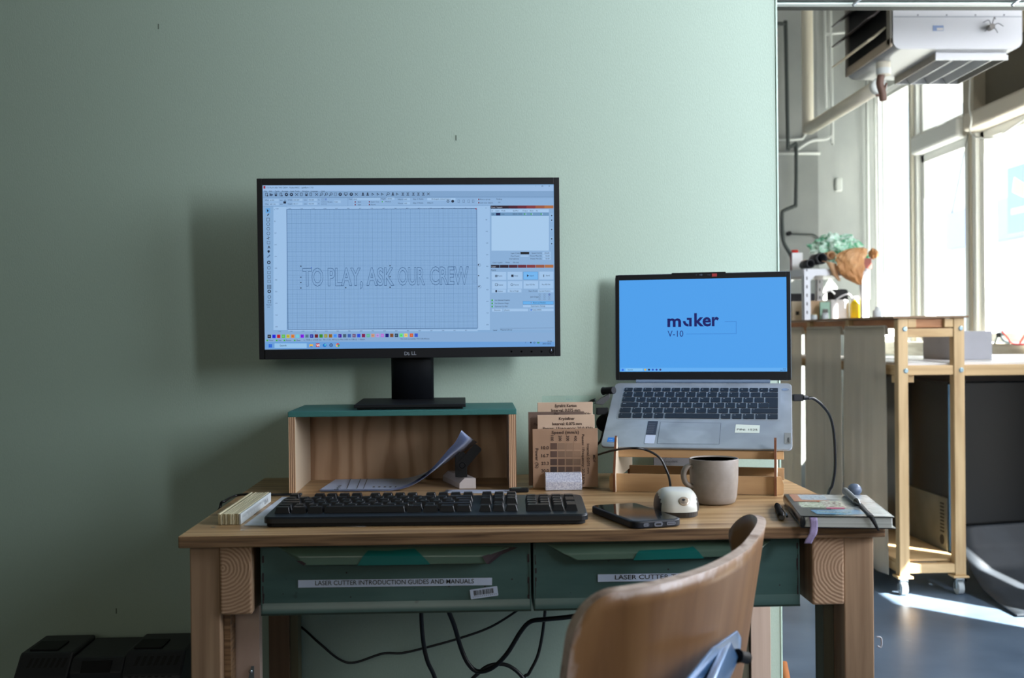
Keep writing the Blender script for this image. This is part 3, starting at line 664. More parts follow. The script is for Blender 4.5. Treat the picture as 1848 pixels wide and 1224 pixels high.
# numeric fields
FW = G(152, 188, 226)
for (x0, x1, y, t_) in ((486, 503, 361.8, '-0.959'), (486, 503, 368.8, '469.136'), (528, 546, 361.3, '1350.500'), (528, 546, 368.3, '128.511'), (556, 572, 361.2, '100.000'), (556, 572, 368.2, '100.000'), (603, 615, 364.8, '0.00'),
                        (637, 686, 359.8, 'Arial'), (698, 712, 359, '130.00'), (728, 740, 360.2, '0.00'), (728, 740, 367.4, '0.00')):
    rc(x0, y-2.8, x1, y+1.8, FW, .0004); tx(t_, x0+1, y+.9, 2.2)
for t_, x, y in (('XPos', 478, 362.6), ('YPos', 478, 369.6), ('Width', 519.5, 362.2), ('Height', 519.5, 369.2), ('mm', 505.5, 362.6), ('mm', 505.5, 369.6), ('mm', 549, 362.2), ('mm', 549, 369.2), ('%', 574.5, 362), ('%', 574.5, 369),
                 ('Rotate', 591.5, 365.6), ('Font', 630, 360.6), ('Height', 688, 360), ('Bold', 646, 365.7), ('Italic', 646, 370.6), ('Upper Case', 669, 365.4), ('Distort', 669, 370.4), ('Welded', 695, 365.2),
                 ('HSpace', 718, 361), ('VSpace', 718, 368.2), ('Align X Middle', 745, 360.6), ('Align Y Middle', 745, 367.6), ('Offset 0', 771, 367.4), ('Move as group', 866, 361), ('Lock inner objects', 866, 367.2), ('Padding:', 896, 360.6), ('0.0', 899, 366.4)):
    tx(t_, x, y, 2.2)
pquad(s, MS, [(511.5, 367.5), (516.3, 367.5), (516.3, 363.6), (511.5, 363.6)], DK, .0005); pring(s, MS, 514.6, 362.6, 1.8, DK, .6, .0005)
for j in range(3):
    for i in range(3): pring(s, MS, 581.5+i*3.4, 359.8+j*4.2, 1.5, G(40, 60, 170) if (i, j) == (2, 0) else MD, .6 if (i, j) == (2, 0) else .3, .0005)
for x, y, col in ((639, 364.6, 0), (639, 369.6, 0), (664.5, 364.4, 0), (664.5, 369.4, 0), (690, 364.2, 1), (862, 360, 0), (862, 366, 0)):
    rc(x-.8, y-1.2, x+3, y+1.2, FW, .0004); rc(x+(1 if not col else -.8), y-1.2, x+(3 if not col else 1), y+1.2, G(110, 20, 40) if not col else G(60, 160, 70), .0005)
rc(771, 357.5, 822, 361.8, G(158, 194, 232), .0004); tx('EN English (United States)', 779, 360.6, 2.2)
pring(s, MS, 808.5, 363.4, 2.4, DK, 1, .0006); pdisc(s, MS, 817, 363.4, 2.6, DK, .0006)
for x in (828, 837, 846, 854): pframe(s, MS, x-2, 360.6, x+1.6, 366, MD, .5, .0005)
pline(s, MS, (475, 357.4), (999, 354.6), .4, G(92, 128, 170), .0005); pline(s, MS, (628, 357), (628, 372), .4, G(92, 128, 170), .0005); pline(s, MS, (475, 372.4), (884, 371), .4, G(100, 136, 178), .0005)
# rulers
for k in range(17): tx('%d' % (1360-80*k), 499+k*21.25 if k else 497.5, 377.9-k*.05, 2, MD); tx('%d' % (1360-80*k), 502+k*21.1, 599.3-k*.12, 2, MD)
for k in range(11): tx('%d' % (80*k), 494.6+k*.25, 379.4+k*21.15, 2, MD, ); tx('%d' % (80*k), 876.4+k*.14, 376.6+k*21.05, 2, MD)
# left tool column
rc(479.5, 376, 487.5, 384.6, G(96, 160, 220), .0003)
pquad(s, MS, [(482.3, 383), (483.8, 381.4), (485.8, 381.2), (481.6, 377.4)], DK, .0005); pline(s, MS, (482.4, 389.4), (485.4, 385.8), 1.6, DK)
ys = [396.5, 404.8, 413, 421.5, 429.8, 438, 446, 454.5, 462.5, 473.8, 483.5, 492, 500, 508, 518, 526, 536, 544.5]
for i, y in enumerate(ys):
    x = 484+i*.13
    if i in (0,): pframe(s, MS, x-3, y-3, x+3, y+3, DK, .6)
    elif i in (1, 2, 3, 10, 16): pring(s, MS, x, y, 3, DK, .6)
    elif i == 4: pline(s, MS, (x-3, y+1), (x+3, y-1), .8, DK); pline(s, MS, (x-.6, y-3), (x+.6, y+3), .8, DK)
    elif i in (5, 11, 12, 13, 17): pframe(s, MS, x-2.8, y-2.6, x+2.8, y+2.6, DK, .5)
    elif i == 6: tx('A', x-1.8, y+2.4, 4.6, bold=.03)
    elif i == 7: pdisc(s, MS, x, y-.8, 2.2, DK, .0005); pquad(s, MS, [(x-1.6, y), (x, y+3), (x+1.6, y)], DK, .0005)
    elif i == 8: pline(s, MS, (x-2.4, y+2.4), (x+2.4, y-2.4), 1.8, MD)
    elif i in (9, 15): pring(s, MS, x, y, 3.2, DK, 1.6)
    elif i == 14:
        for a in range(4):
            for b_ in range(4): pdisc(s, MS, x-2.9+a*1.95, y-2.9+b_*1.95, .75, DK)
tx('Radius:', 481.5, 551.4, 2.2); tx('10.0', 482.5, 555.6, 2)
# the lettering on the canvas, in outline
tx('TO PLAY,', 546.5, 515.6, 30.5, G(46, 80, 122), fit=108, outline=.010, bold=.02)
tx('ASK', 661.5, 514.8, 30.5, G(46, 80, 122), fit=50, outline=.010, bold=.02)
tx('OUR', 718, 514, 30.5, G(46, 80, 122), fit=49, outline=.010, bold=.02)
tx('CREW', 776, 513.2, 30.5, G(46, 80, 122), fit=70, outline=.010, bold=.02)
for x, y in ((543, 480.6), (543, 500.6), (543, 510), (543, 520), (704, 479.6), (704, 499.4), (704, 518.6), (624, 519.4), (863.8, 478), (863.8, 497.6), (864.6, 517)): rc(x-1, y-1, x+1, y+1, DK, .0007)
for x, y in ((542, 480.6), (542, 520.4), (865, 478.4), (865.6, 517.6)): pring(s, MS, x, y, 2.8, MD, .5)
rc(561, 482.6, 562.6, 484.2, G(40, 70, 200), .0007); pframe(s, MS, 855, 505.5, 861, 511, MD, .5); rc(858, 376, 860, 378, G(150, 30, 50), .0007)
# layer panel
for y in (371.2, 478.2):
    for k, col in enumerate(((26, 22, 40), (40, 24, 40), (70, 26, 44), (100, 34, 50), (128, 52, 56), (150, 84, 60), (170, 108, 66))):
        rc(885.3+k*16.2+(.6 if y > 400 else 0), y-k*.05, 885.3+(k+1)*16.2, y+5.4-k*.05, G(*col), .0005)
tx('Cuts / Layers', 886.5, 375.6, 2.6, G(190, 200, 220)); tx('Laser', 887, 482.6, 2.6, G(190, 200, 220))
rc(886.5, 377.6, 990.5, 383.4, G(160, 196, 234), .0004); rc(886.5, 383.6, 990.5, 389.6, G(104, 146, 186), .0004); rc(887, 389.8, 990.5, 452.6, G(163, 198, 232), .0004)
for t_, x in (('#', 887.5), ('Layer', 894.5), ('Mode', 905), ('Spd/Pwr', 925.5), ('Output', 943), ('Show', 956), ('Air', 967)): tx(t_, x, 381.6, 2.2)
tx('C00', 886.8, 387.8, 2.2); rc(895, 384.3, 903, 389, G(14, 26, 76), .0006); tx('Line', 905, 387.6, 2.4); tx('250.0 / 50.0', 925, 387.6, 2.3, fit=17)
for x in (946, 957.5, 975.5): rc(x, 385.2, x+4, 387.8, FW, .0005); rc(x, 385.2, x+2.2, 387.8, G(60, 160, 70), .0006)
for i, y in enumerate((389.4, 397.6, 414.6, 431.4, 440)): rc(992.6, y-4, 998.4, y+3, G(142, 180, 220), .0004); rc(994.6, y-1.2, 996.6, y+1, DK, .0006)
for t_, x, y in (('Layer Color', 922, 458.2), ('Pass Count', 922, 463.4), ('Interval(mm)', 919, 468.4), ('Speed (mm/s)', 959.5, 458), ('Power Max (%)', 957, 463.2), ('Power Min (%)', 957.5, 468.2), ('250.00', 982.5, 458), ('50.00', 984.5, 463.2), ('50.00', 984.5, 468.2)): tx(t_, x, y, 2.3)
rc(939.2, 454.8, 955, 459, G(16, 20, 26), .0006); rc(939.2, 460.4, 954, 464, FW, .0004); rc(979, 454.6, 994, 458.8, FW, .0004); rc(979, 459.8, 994, 464, FW, .0004); rc(979, 464.8, 994, 469, FW, .0004)
tx('Cuts / Layers', 889, 475.2, 2.3); tx('Move', 912.5, 475, 2.3); tx('File List', 926, 475, 2.3)
# laser panel
tx('Ready', 886.6, 488.6, 2.5)
BT = G(158, 193, 230)
for i in range(4):
    for j in range(2):
        x0, x1 = 887.2+i*28.6+j*.4, 913.6+i*28.6+j*.4; y0, y1 = 491-i*.2+j*16.8, 505.2-i*.2+j*16.4
        if i == 3: x1 = 998.6
        rc(x0, y0, x1, y1, BT if (i, j) != (2, 0) else G(112, 178, 236), .0004)
        if (i, j) == (2, 0): pframe(s, MS, x0, y0, x1, y1, G(70, 140, 200), .5, .0005)
tx('Pause', 898, 499.2, 2.6); rc(893.6, 496, 895, 500.4, DK, .0006); rc(896, 496, 897.4, 500.4, DK, .0006)
tx('Stop', 928, 499, 2.6); rc(922.6, 495.6, 926.8, 500, DK, .0006)
pquad(s, MS, [(951, 500), (954.6, 497.6), (951, 495.2)], DK, .0006); tx('Start', 956, 499, 2.6); tx('Send', 985, 498.6, 2.6); rc(980.6, 495.6, 981.8, 500, DK, .0006)
tx('Frame', 898.5, 515.6, 2.6); pframe(s, MS, 893.6, 511.8, 897.8, 516.2, DK, .6, .0006); tx('Frame', 927, 515.4, 2.6); pring(s, MS, 923.6, 514, 2.2, DK, .6, .0006)
tx('Save RD file', 949, 515.2, 2.6, fit=16); tx('Run RD file', 978, 515, 2.6, fit=15)
rc(887.4, 522.4, 913, 528.4, BT, .0004); tx('Home', 898, 527, 2.6); rc(894, 523.6, 897, 527.6, DK, .0006); rc(916, 522.2, 941, 528, BT, .0004); tx('Go to Origin', 920, 526.6, 2.5, fit=16)
tx('Start From:', 954, 526.6, 2.5); rc(971, 522.6, 998.8, 528, BT, .0004); tx('Current Position', 972, 526.6, 2.5, fit=21); tx('Job Origin', 957, 537.2, 2.5)
for j in range(3):
    for i in range(3): pring(s, MS, 973.8+i*8.8, 531.6+j*4.2, 1.7, G(30, 40, 150) if (i, j) == (2, 0) else MD, .8 if (i, j) == (2, 0) else .35, .0005)
for j, t_ in enumerate(('Cut Selected Graphics', 'Use Selection Origin', 'Optimize Cut Path')):
    y = 542.2+j*5.7; rc(887, y-1.6, 891, y+1.4, FW, .0004); rc(887, y-1.6, 889.6, y+1.4, G(50, 160, 60), .0006); tx(t_, 893, y+.9, 2.5, fit=27-2*j)
rc(943.6, 543.6, 999, 549.6, G(100, 172, 232), .0004); pframe(s, MS, 943.6, 543.6, 999, 549.6, G(60, 120, 180), .4, .0005); tx('Show Last Position', 962, 547.8, 2.5, fit=23); tx('+', 957.5, 548, 3, G(150, 50, 60))
rc(944, 550.8, 999, 554.8, BT, .0004); tx('Optimization Settings', 958, 553.8, 2.5, fit=26)
rc(888, 557.4, 906.6, 562.6, BT, .0004); tx('Devices', 892, 561.2, 2.5); rc(908.6, 557.2, 953, 562.2, BT, .0004); tx('(Auto)', 910, 561, 2.5); rc(956, 557, 999, 561.8, BT, .0004); rc(957.4, 558, 959.6, 560.8, G(40, 100, 200), .0006); tx('Ruida 6445G', 961, 560.6, 2.5, fit=16)
pline(s, MS, (902, 593), (999.5, 591.8), .4, MD, .0005); tx('Laser', 890, 597.2, 2.5); tx('Material Library', 903.4, 596.6, 2.5, fit=21)
# colour swatches
sw = [(12, 14, 20), (24, 30, 220), (200, 24, 30), (90, 190, 60), (200, 190, 50), (220, 130, 50), (100, 200, 220), (130, 20, 230), (90, 130, 150), (14, 26, 160), (110, 20, 30), (60, 140, 40), (150, 150, 40), (150, 100, 20), (70, 150, 250), (60, 10, 150),
      (70, 96, 120), (60, 100, 180), (110, 80, 120), (40, 80, 220), (130, 20, 80), (90, 180, 150), (200, 150, 130), (180, 150, 220), (180, 110, 210), (10, 14, 120), (130, 80, 40), (20, 60, 90), (100, 230, 130), (230, 200, 110), (210, 90, 30), (50, 90, 210)]
for k, col in enumerate(sw):
    x = 483+k*8.5+(1.6 if k > 29 else 0); y = 604.2-k*.07; rc(x, y, x+6, y+6.2, G(*col), .0005); tx('%02d' % k if k < 30 else 'T%d' % (k-29), x+1.2, y+4.2, 2.2, G(170, 180, 200) if k % 3 == 0 else G(40, 40, 60))
for x, t_ in ((481, 'Move'), (498, 'Size'), (512, 'Rotate'), (530.5, 'Shear')): rc(x, 613.2, x+3, 616, G(60, 170, 50), .0005); tx(t_, x+4.6, 615.6, 2.4)
tx('x: -70.00, y: 210.00 mm   Min (-5.3x, 469.1y) to Max (1355.1x, 538.1y)  1 objects', 548, 614.8, 2.4, fit=110); tx('File send successfully: TO-0 (46.4Kb/sec', 723, 613, 2.4, fit=52)
rc(495.5, 620, 553.5, 628, G(146, 192, 232), .0004); pring(s, MS, 499.6, 624, 2, DK, .6); tx('Search', 505, 625.4, 3.2)
for a in (0, 1):
    for b_ in (0, 1): rc(485+a*3.1, 621.4+b_*3.1, 487.8+a*3.1, 624.2+b_*3.1, G(20, 90, 210), .0005)
rc(558.6, 621.6, 564.8, 626.8, G(236, 184, 40), .0005); rc(559.6, 624.6, 564.4, 626.8, G(40, 120, 210), .0006); rc(570.4, 620, 576.6, 626.4, G(190, 30, 40), .0005); tx('W', 570.9, 625.4, 4, G(240, 230, 230), bold=.03)
pdisc(s, MS, 585.8, 623.4, 3.2, G(20, 110, 200)); pdisc(s, MS, 586.8, 622.6, 1.4, G(90, 210, 210), .0006); pring(s, MS, 597.6, 623.2, 3.2, G(40, 60, 110), 1.2); pdisc(s, MS, 597.6, 623.2, 1, G(40, 60, 110))
for a, col in ((0, (220, 50, 40)), (1, (240, 190, 40)), (2, (50, 160, 80))):
    lx, ly = hit(MS, 609.6, 623); s.ring2(lx, ly, .0012, .0033, .0005, G(*col), MS, 8, PI/6+a*2*PI/3, PI/6+(a+1)*2*PI/3)
pdisc(s, MS, 609.6, 623, 1.1, G(60, 120, 220), .0007)
tx('20:28', 988, 617.4, 2.4); tx('28/01/2025', 979, 621.6, 2.4); rc(969.4, 617.4, 973.6, 620, G(60, 140, 90), .0005); tx('^', 947.6, 620.6, 3); pdisc(s, MS, 958, 618.4, 1.4, DK); pring(s, MS, 964.4, 618.6, 1.6, DK)
s.build('screen', mo)

# ---- wired keyboard on the desk
ka, kb = PZ(474, 953, DZ), PZ(1062, 947, DZ); kyaw = math.atan2(kb.y-ka.y, kb.x-ka.x); KL = (kb-ka).length; KD = .156
kt = thing('computer_keyboard', 'full-size black wired keyboard at the front edge of the workbench', 'keyboard', (ka.x, ka.y, DZ), kyaw)
MK = XF[kt]
mb = MB()
poly = rrect(0, 0, KL, KD, .012, 6)
mb.prism([(KL/2+(x-KL/2)*.985, y*.98+.002) for x, y in poly], .0008, .006, blackm, MK)
n = len(poly); zt_ = lambda y, h: h+(y/KD)*.006
o = [(x, y, .006) for x, y in poly]+[(x, y, zt_(y, .0125)) for x, y in poly]+[(KL/2+(x-KL/2)*.992, KD/2+(y-KD/2)*.975, zt_(y, .0150)) for x, y in poly]
fs = [[i, (i+1) % n, n+(i+1) % n, n+i] for i in range(n)]+[[n+i, n+(i+1) % n, 2*n+(i+1) % n, 2*n+i] for i in range(n)]+[list(range(2*n, 3*n))]
mb.add(o, fs, kbody, False, MK); mb.build('keyboard_shell', kt, bevel=.0006)
U = .01905
row_y = [.034, .0525, .071, .0895, .108, .135]
lay = [[('', 1.25), ('#', 1.25), ('alt', 1.25), (' ', 6.25), ('alt gr', 1.25), ('#', 1.25), ('m', 1.25), ('ctrl', 1.25)],
       [('^', 1.25), ('<', 1)]+[(x, 1) for x in 'ZXCVBNM,.-']+[('^ shift', 2.75)],
       [('caps', 1.75)]+[(x, 1) for x in 'ASDFGHJKL']+[('Æ', 1), ('Ø', 1), ("'", 1), ('en', 1.25)],
       [('tab', 1.5)]+[(x, 1) for x in 'QWERTYUIOP']+[('Å', 1), ('¨', 1), ('enter', 1.5)],
       [('½', 1)]+[(x, 1) for x in '1234567890+']+[('´', 1), ('back space', 2)],
       [('esc', 1), (None, 1), ('f1', 1), ('f2', 1), ('f3', 1), ('f4', 1), (None, .5), ('f5', 1), ('f6', 1), ('f7', 1), ('f8', 1), (None, .5), ('f9', 1), ('f10', 1), ('f11', 1), ('f12', 1)]]
keys = []
xo = .0105; xn = xo+15*U+.010; xp = xn+3*U+.0105
for r_, row in enumerate(lay):
    x = xo
    for t_, w in row:
        if t_ is not None: keys.append((x, row_y[r_], w, 1, t_))
        x += w*U
for i, t_ in enumerate(('prt', 'scr', 'pause')): keys.append((xn+i*U, row_y[5], 1, 1, t_))
for i, t_ in enumerate(('ins', 'home', 'pg up')): keys.append((xn+i*U, row_y[4], 1, 1, t_))
for i, t_ in enumerate(('del', 'end', 'pg dn')): keys.append((xn+i*U, row_y[3], 1, 1, t_))
keys.append((xn+U, row_y[1], 1, 1, '^'))
for i, t_ in enumerate('<v>'): keys.append((xn+i*U, row_y[0], 1, 1, t_))
for r_, row in enumerate((('0', None, ','), ('1', '2', '3'), ('4', '5', '6'), ('7', '8', '9'), ('num', '/', '*'))):
    for i, t_ in enumerate(row):
        if t_: keys.append((xp+i*U, row_y[r_], 2 if t_ == '0' else 1, 1, t_))
keys += [(xp+3*U, row_y[0], 1, 2, 'enter'), (xp+3*U, row_y[2], 1, 2, '+'), (xp+3*U, row_y[4], 1, 1, '-')]
def keycap(mb, x, y, w, h, t_):
    zb_ = .0145+(y/KD)*.006; x0, x1 = x+.0006, x+w*U-.0006; y0 = y-.0090; y1 = y0+h*.0185-.0009; H = .0088
    mb.taper(x0, x1, y0, y1, zb_, zb_+H, .0026, .0014, keym, MK, .0036)
    if t_ and t_ != ' ':
        mb.text(t_, MK, .0026 if len(t_) < 3 else .0017, legend, x=x0+.0042, y=y1-.0058, z=zb_+H+.0001)
for kk in keys[:100]:
    mb = MB(); keycap(mb, *kk); mb.build('key', kt, bevel=.0005, seg=1)
mb = MB()
for kk in keys[100:]: keycap(mb, *kk)
if keys[100:]: mb.build('keys', kt, bevel=.0005, seg=1, kind='stuff')
for i in range(3):
    mb = MB(); mb.disc(xp+(.012+i*.023), .146, .0013, .0213, emis(60, 120, 255) if i == 1 else blackg, MK, 10); mb.build('indicator_light', kt)
a = PZ(402, 912, DZ+.004)
mb = MB(); mb.tube([PZ(545, 892, DZ+.006), PZ(500, 893, DZ+.005), PZ(455, 892, DZ+.008), PZ(425, 895, DZ+.004), PZ(405, 905, DZ+.003), PZ(398, 913, DZ-.004), Vector((DX0-.012, PZ(398, 913, DZ).y+.02, DZ-.05)), Vector((DX0-.006, 2.0, .5))], .0022, rubber)
mb.build('keyboard_cable', kt)

# ---- laptop on its stand
AY, TI, LI = .27607, .5106, .0345
OL = Vector((.42092, 2.0576, .92791))
wd = Vector((math.cos(AY), -math.sin(AY), 0)); dh = Vector((math.sin(AY), math.cos(AY), 0)); UP = Vector((0, 0, 1))
dd = dh*math.cos(TI)+UP*math.sin(TI); ld = dh*math.sin(LI)+UP*math.cos(LI)
MD_ = frame(OL, wd, dd); ML = frame(OL, wd, ld)
lt = thing('laptop', 'open silver-grey laptop on a plywood stand with blue start screen', 'laptop', (OL.x, OL.y, .9), -AY)
mb = MB(); pl_ = rrect(-.1625, -.2125, .1625, -.002, .010, 6); n = len(pl_); th_ = lambda y: -(.0042+.0105*((y+.2125)/.21)**.6)
mb.add([(x, y, 0) for x, y in pl_]+[(x*.994, y*.996-.0004, th_(y)) for x, y in pl_], [list(range(n)), list(range(n, 2*n))[::-1]]+[[n+i, n+(i+1) % n, (i+1) % n, i] for i in range(n)], lap_alu, False, MD_); mb.build('base', lt, bevel=.0012)
kx0, ky1 = hit(MD_, 1127, 700.5); kx1, _ = hit(MD_, 1405.5, 712); _, ky0 = hit(MD_, 1280, 757)
def at2(x, y): return hit(MD_, x, y)
mb = MB(); mb.prism(rrect(kx0-.003, ky0-.0015, kx1+.003, ky1+.0015, .003), .00005, .0003, plain('keyboard_well', c(150, 158, 166), .4, metal=.2), MD_); wl = mb.build('keyboard_well', lt)
tot = 14.6; ku = (kx1-kx0)/tot; rowh = (ky1-ky0); ry = [ky1-.0102]; hs = []
rows = [[(t_, 16, .9125) for t_ in ('esc', 'f1', 'f2', 'f3', 'f4', 'f5', 'f6', 'f7', 'f8', 'f9', 'f10', 'f11', 'f12', 'ins', 'prt', 'del')],
        [(t_, 0, 1) for t_ in '½1234567890+']+[('´', 0, 1), ('<x', 0, 1.6)],
        [('|<-', 0, 1.35)]+[(t_, 0, 1) for t_ in 'QWERTYUIOPÅ']+[('¨', 0, 1), ('ENTER', 0, 1.25)],
        [('capslk', 0, 1.75)]+[(t_, 0, 1) for t_ in 'ASDFGHJKLÖÄ']+[("'", 0, 1)],
        [('^', 0, 1.15)]+[(t_, 0, 1) for t_ in '<ZXCVBNM,.-']+[('^', 0, 2.45)],
        [('ctrl', 0, 1.3), ('fn', 0, 1), ('#', 0, 1), ('alt', 0, 1), (' ', 0, 5.1), ('alt gr', 0, 1), ('ctrl', 0, 1), ('<', 0, 1.1), ('^', 0, 1.05), ('>', 0, 1.05)]]
hh = rowh/6*1.03; f0 = rowh-hh*5
for r_, row in enumerate(rows):
    yt = ky1 if r_ == 0 else ky1-f0-(r_-1)*hh; yb = ky1-f0 if r_ == 0 else yt-hh; x = kx0
    for t_, _q, w in row:
        x0, x1, y0, y1 = x+.0015, x+w*ku-.0015, yb+.0015, yt-.0014
        mb = MB()
        if t_ == 'ENTER':
            mb.prism([(x0, y0), (x0+.006, y0), (x0+.006, y0-hh), (x1, y0-hh), (x1, y1), (x0, y1)], .0003, .0016, lap_key, MD_)
        else: mb.prism(rrect(x0, y0, x1, y1, .0014, 3), .0003, .0016, lap_key, MD_)
        if t_ not in (' ', 'ENTER'): mb.text(t_, MD_, .0028 if len(t_) == 1 else .0018, legend, x=x0+.0022, y=y1-.0052, z=.0018)
        mb.build('key', lt); x += w*ku
mb = MB(); pquad(mb, MD_, [(1186, 801), (1298, 802), (1301, 764), (1192, 762)], lap_alu, .0002); tp = mb.build('trackpad', lt)
mb = MB()
for a, b_ in (((1192, 762), (1301, 764)), ((1301, 764), (1298, 802)), ((1186, 801), (1192, 762)), ((1186, 801), (1298, 802))): pline(mb, MD_, a, b_, .7, plain('trackpad_groove', c(74, 84, 96), .5), .0003)
mb.build('trackpad_edge', tp)
mb = MB(); lx, ly = at2(1417.5, 703.5); mb.disc(lx, ly, .0068, .0004, plain('power_button_metal', c(170, 180, 192), .25, metal=.6), MD_, 20, .0040); mb.build('power_button', lt)
mb = MB(); pquad(mb, MD_, [(1162.8, 801), (1180.5, 801.2), (1187.8, 760.6), (1170, 760.2)], plain('sticker_charcoal', c(46, 54, 70), .5), .0004)
pquad(mb, MD_, [(1162.8, 801), (1180.5, 801.2), (1183.4, 785.8), (1165.6, 785.4)], plain('sticker_pale', c(190, 202, 222), .5), .0006)
for k in range(6): pquad(mb, MD_, [(1170.5-k*.8, 766+k*3), (1183-k*.8, 766.2+k*3), (1183.2-k*.8, 765.2+k*3), (1170.8-k*.8, 765+k*3)], inkgrey, .0007)
mb.build('spec_sticker', lt)
mb = MB(); pquad(mb, MD_, [(1095.4, 798), (1110, 798.5), (1111.4, 790.5), (1097.5, 790)], plain('chip_sticker_blue', c(30, 120, 205), .4), .0004)
ptext(mb, MD_, 'intel', 1099, 794.6, 2.6, legend, z=.0006); ptext(mb, MD_, 'pentium', 1098, 797.6, 1.9, legend, z=.0006); mb.build('chip_sticker', lt)
mb = MB(); pquad(mb, MD_, [(1326, 781.5), (1370.5, 782), (1371.5, 768), (1328, 766.4)], plain('cream_paper_tag', c(206, 216, 206), .6), .0004)
ptext(mb, MD_, 'PIN: 1525', 1330, 777.5, 6, ink, z=.0007, fit=36); mb.build('paper_tag', lt)
mb = MB(); pquad(mb, MD_, [(1415.5, 801.5), (1427, 801.8), (1427.4, 782), (1415.8, 781.6)], plain('brand_plate', c(140, 142, 140), .35, metal=.3), .0004)
ptext(mb, MD_, 'Lenovo', 1424.6, 800, 5.2, ink, rot=PI/2, z=.0007, fit=16.6, bold=.015); mb.build('brand_plate', lt)
# lid
lid = MB(); lid.prism(rrect(-.1625, .0035, .1625, .2045, .007), -.0045, 0, plain('laptop_lid_rim', c(120, 134, 148), .35, metal=.5), ML)
hx0, _ = hit(ML, 1148, 690); hx1, _ = hit(ML, 1390, 690)
lid.build('lid', lt)
mb = MB()
for a, b_, c_, d_ in ((-.1615, -.1547, .0045, .2036), (.1547, .1615, .0045, .2036), (-.1547, .1547, .0045, .020), (-.1547, .1547, .194, .2036)): mb.box(a, b_, c_, d_, 0, .0014, blackm, ML)
mb.box(-.055, .045, .2036, .2060, -.003, .0014, blackm, ML); mb.build('screen_bezel', lt, bevel=.0005)
mb = MB()
for k, x in enumerate((1256.8, 1263, 1266, 1278, 1281)): pdisc(mb, ML, x, 496.4, 1 if k != 2 else 2, plain('camera_glass', c(60, 70, 84), .2), .0018)
pquad(mb, ML, [(1285, 499.4), (1294, 499.2), (1294, 493.8), (1285, 494)], plain('red_sticker', c(150, 44, 48), .5), .0018); mb.build('webcam', lt)
mb = MB(); mb.cyl(ML @ Vector((hx0, .0022, -.002)), ML @ Vector((hx1, .0022, -.002)), .0045, hingem, 16); mb.build('hinge', lt)
s = MB(); LB = emis(76, 158, 234); s.rect(-.1547, .020, .1547, .194, .0004, LB, ML)
NV = emis(16, 22, 96); prect(s, ML, 1119.6, 664, 1420.4, 671.2, emis(96, 172, 240), .0006)
ptext(s, ML, 'm', 1204.5, 589.6, 20.5, NV, fit=24.5, bold=.03, z=.0009)
ptext(s, ML, 'ker', 1253, 588.6, 22.5, NV, fit=44, bold=.028, z=.0009)
pquad(s, ML, [(1243.6, 589.4), (1248.4, 589.4), (1248.2, 573.6), (1239.5, 573.7), (1239.6, 577.6), (1243.6, 577.5)], NV, .0009)
lx, ly = hit(ML, 1242.6, 579.6); s.ring2(lx, ly, .0056, .0104, .0009, NV, ML, 10, PI, 1.5*PI)
ptext(s, ML, 'V-10', 1205, 608, 11, emis(22, 44, 120), fit=28, z=.0009)
pline(s, ML, (1238.5, 603), (1328.6, 602.6), .5, emis(40, 104, 190), .0009); pline(s, ML, (1328.6, 602.6), (1328.6, 580.4), .5, emis(40, 104, 190), .0009); pline(s, ML, (1308, 580.6), (1328.6, 580.4), .5, emis(40, 104, 190), .0009)
for a in (0, 1):
    for b_ in (0, 1): prect(s, ML, 1122+a*1.9, 666+b_*1.8, 1123.7+a*1.9, 667.6+b_*1.8, emis(20, 80, 220), .0009)
prect(s, ML, 1129, 665.2, 1160, 669.6, emis(130, 194, 242), .0008); ptext(s, ML, 'Search', 1133, 668.6, 2.4, NV, z=.001)
for k, col in enumerate(((220, 180, 60), (20, 24, 70), (30, 80, 190), (40, 60, 160), (60, 60, 110))): pdisc(s, ML, 1164.6+k*6.8, 667.4, 1.9, emis(*col), .0009)
ptext(s, ML, '20:28', 1413, 666.8, 1.8, NV, z=.0009); ptext(s, ML, '28/01/2025', 1408, 669.6, 1.8, NV, z=.0009, fit=10)
s.build('screen', lt)

# ---- things plugged into the laptop
def lp(x, y, Y): return PY(x, y, Y)
yl = (OL-wd*.1625).y-.02
pw = thing('power_cable', 'black charging cable curving down behind the notebook', 'cable', lp(1431, 717, 1.985))
mb = MB(); Y_ = 1.985; a, b_ = lp(1430, 718, Y_), lp(1449, 718.5, Y_)
mb.box(a.x+.0004, b_.x, Y_-.005, Y_+.005, a.z-.0062, a.z+.0062, blackp); mb.cyl((b_.x, Y_, a.z), (b_.x+.010, Y_, a.z-.0005), .0052, blackp, 12, .003); mb.build('plug', pw, bevel=.0015)
mb = MB(); mb.tube([lp(1458, 719, Y_), lp(1468, 719.5, 1.99), lp(1484, 732, 2.0), lp(1498, 752, 2.02), lp(1505, 785, 2.04), lp(1507, 840, 2.06), lp(1502, 875, 2.08), lp(1494, 893, 2.1), lp(1478, 960, 2.2), Vector((.60, 2.29, .4)), Vector((.62, 2.3, .012))], .0028, rubber); mb.build('cord', pw)
hd = thing('display_cable', 'black display cable plugged into the left side of the laptop', 'cable', lp(1098, 742, 2.03))
mb = MB(); Y_ = 2.03; a, b_ = lp(1076, 742, Y_), lp(1097, 741, Y_)
mb.box(a.x, b_.x, Y_-.010, Y_+.004, lp(1080, 735, Y_).z-.0135, lp(1080, 735, Y_).z-.001, blackm); mb.build('plug', hd, bevel=.001)
mb = MB(); a, b_ = lp(1072, 722, Y_), lp(1101, 714, Y_)
mb.prism([(a.x, a.z-.007), (a.x+.013, a.z+.003), (b_.x, b_.z+.004), (b_.x, b_.z-.005), (a.x+.016, a.z-.010)], -.004, .004, plain('grey_plug', c(70, 72, 74), .4), frame((0, Y_+.006, 0), (1, 0, 0), (0, 0, 1))); mb.build('adapter', hd, bevel=.001)
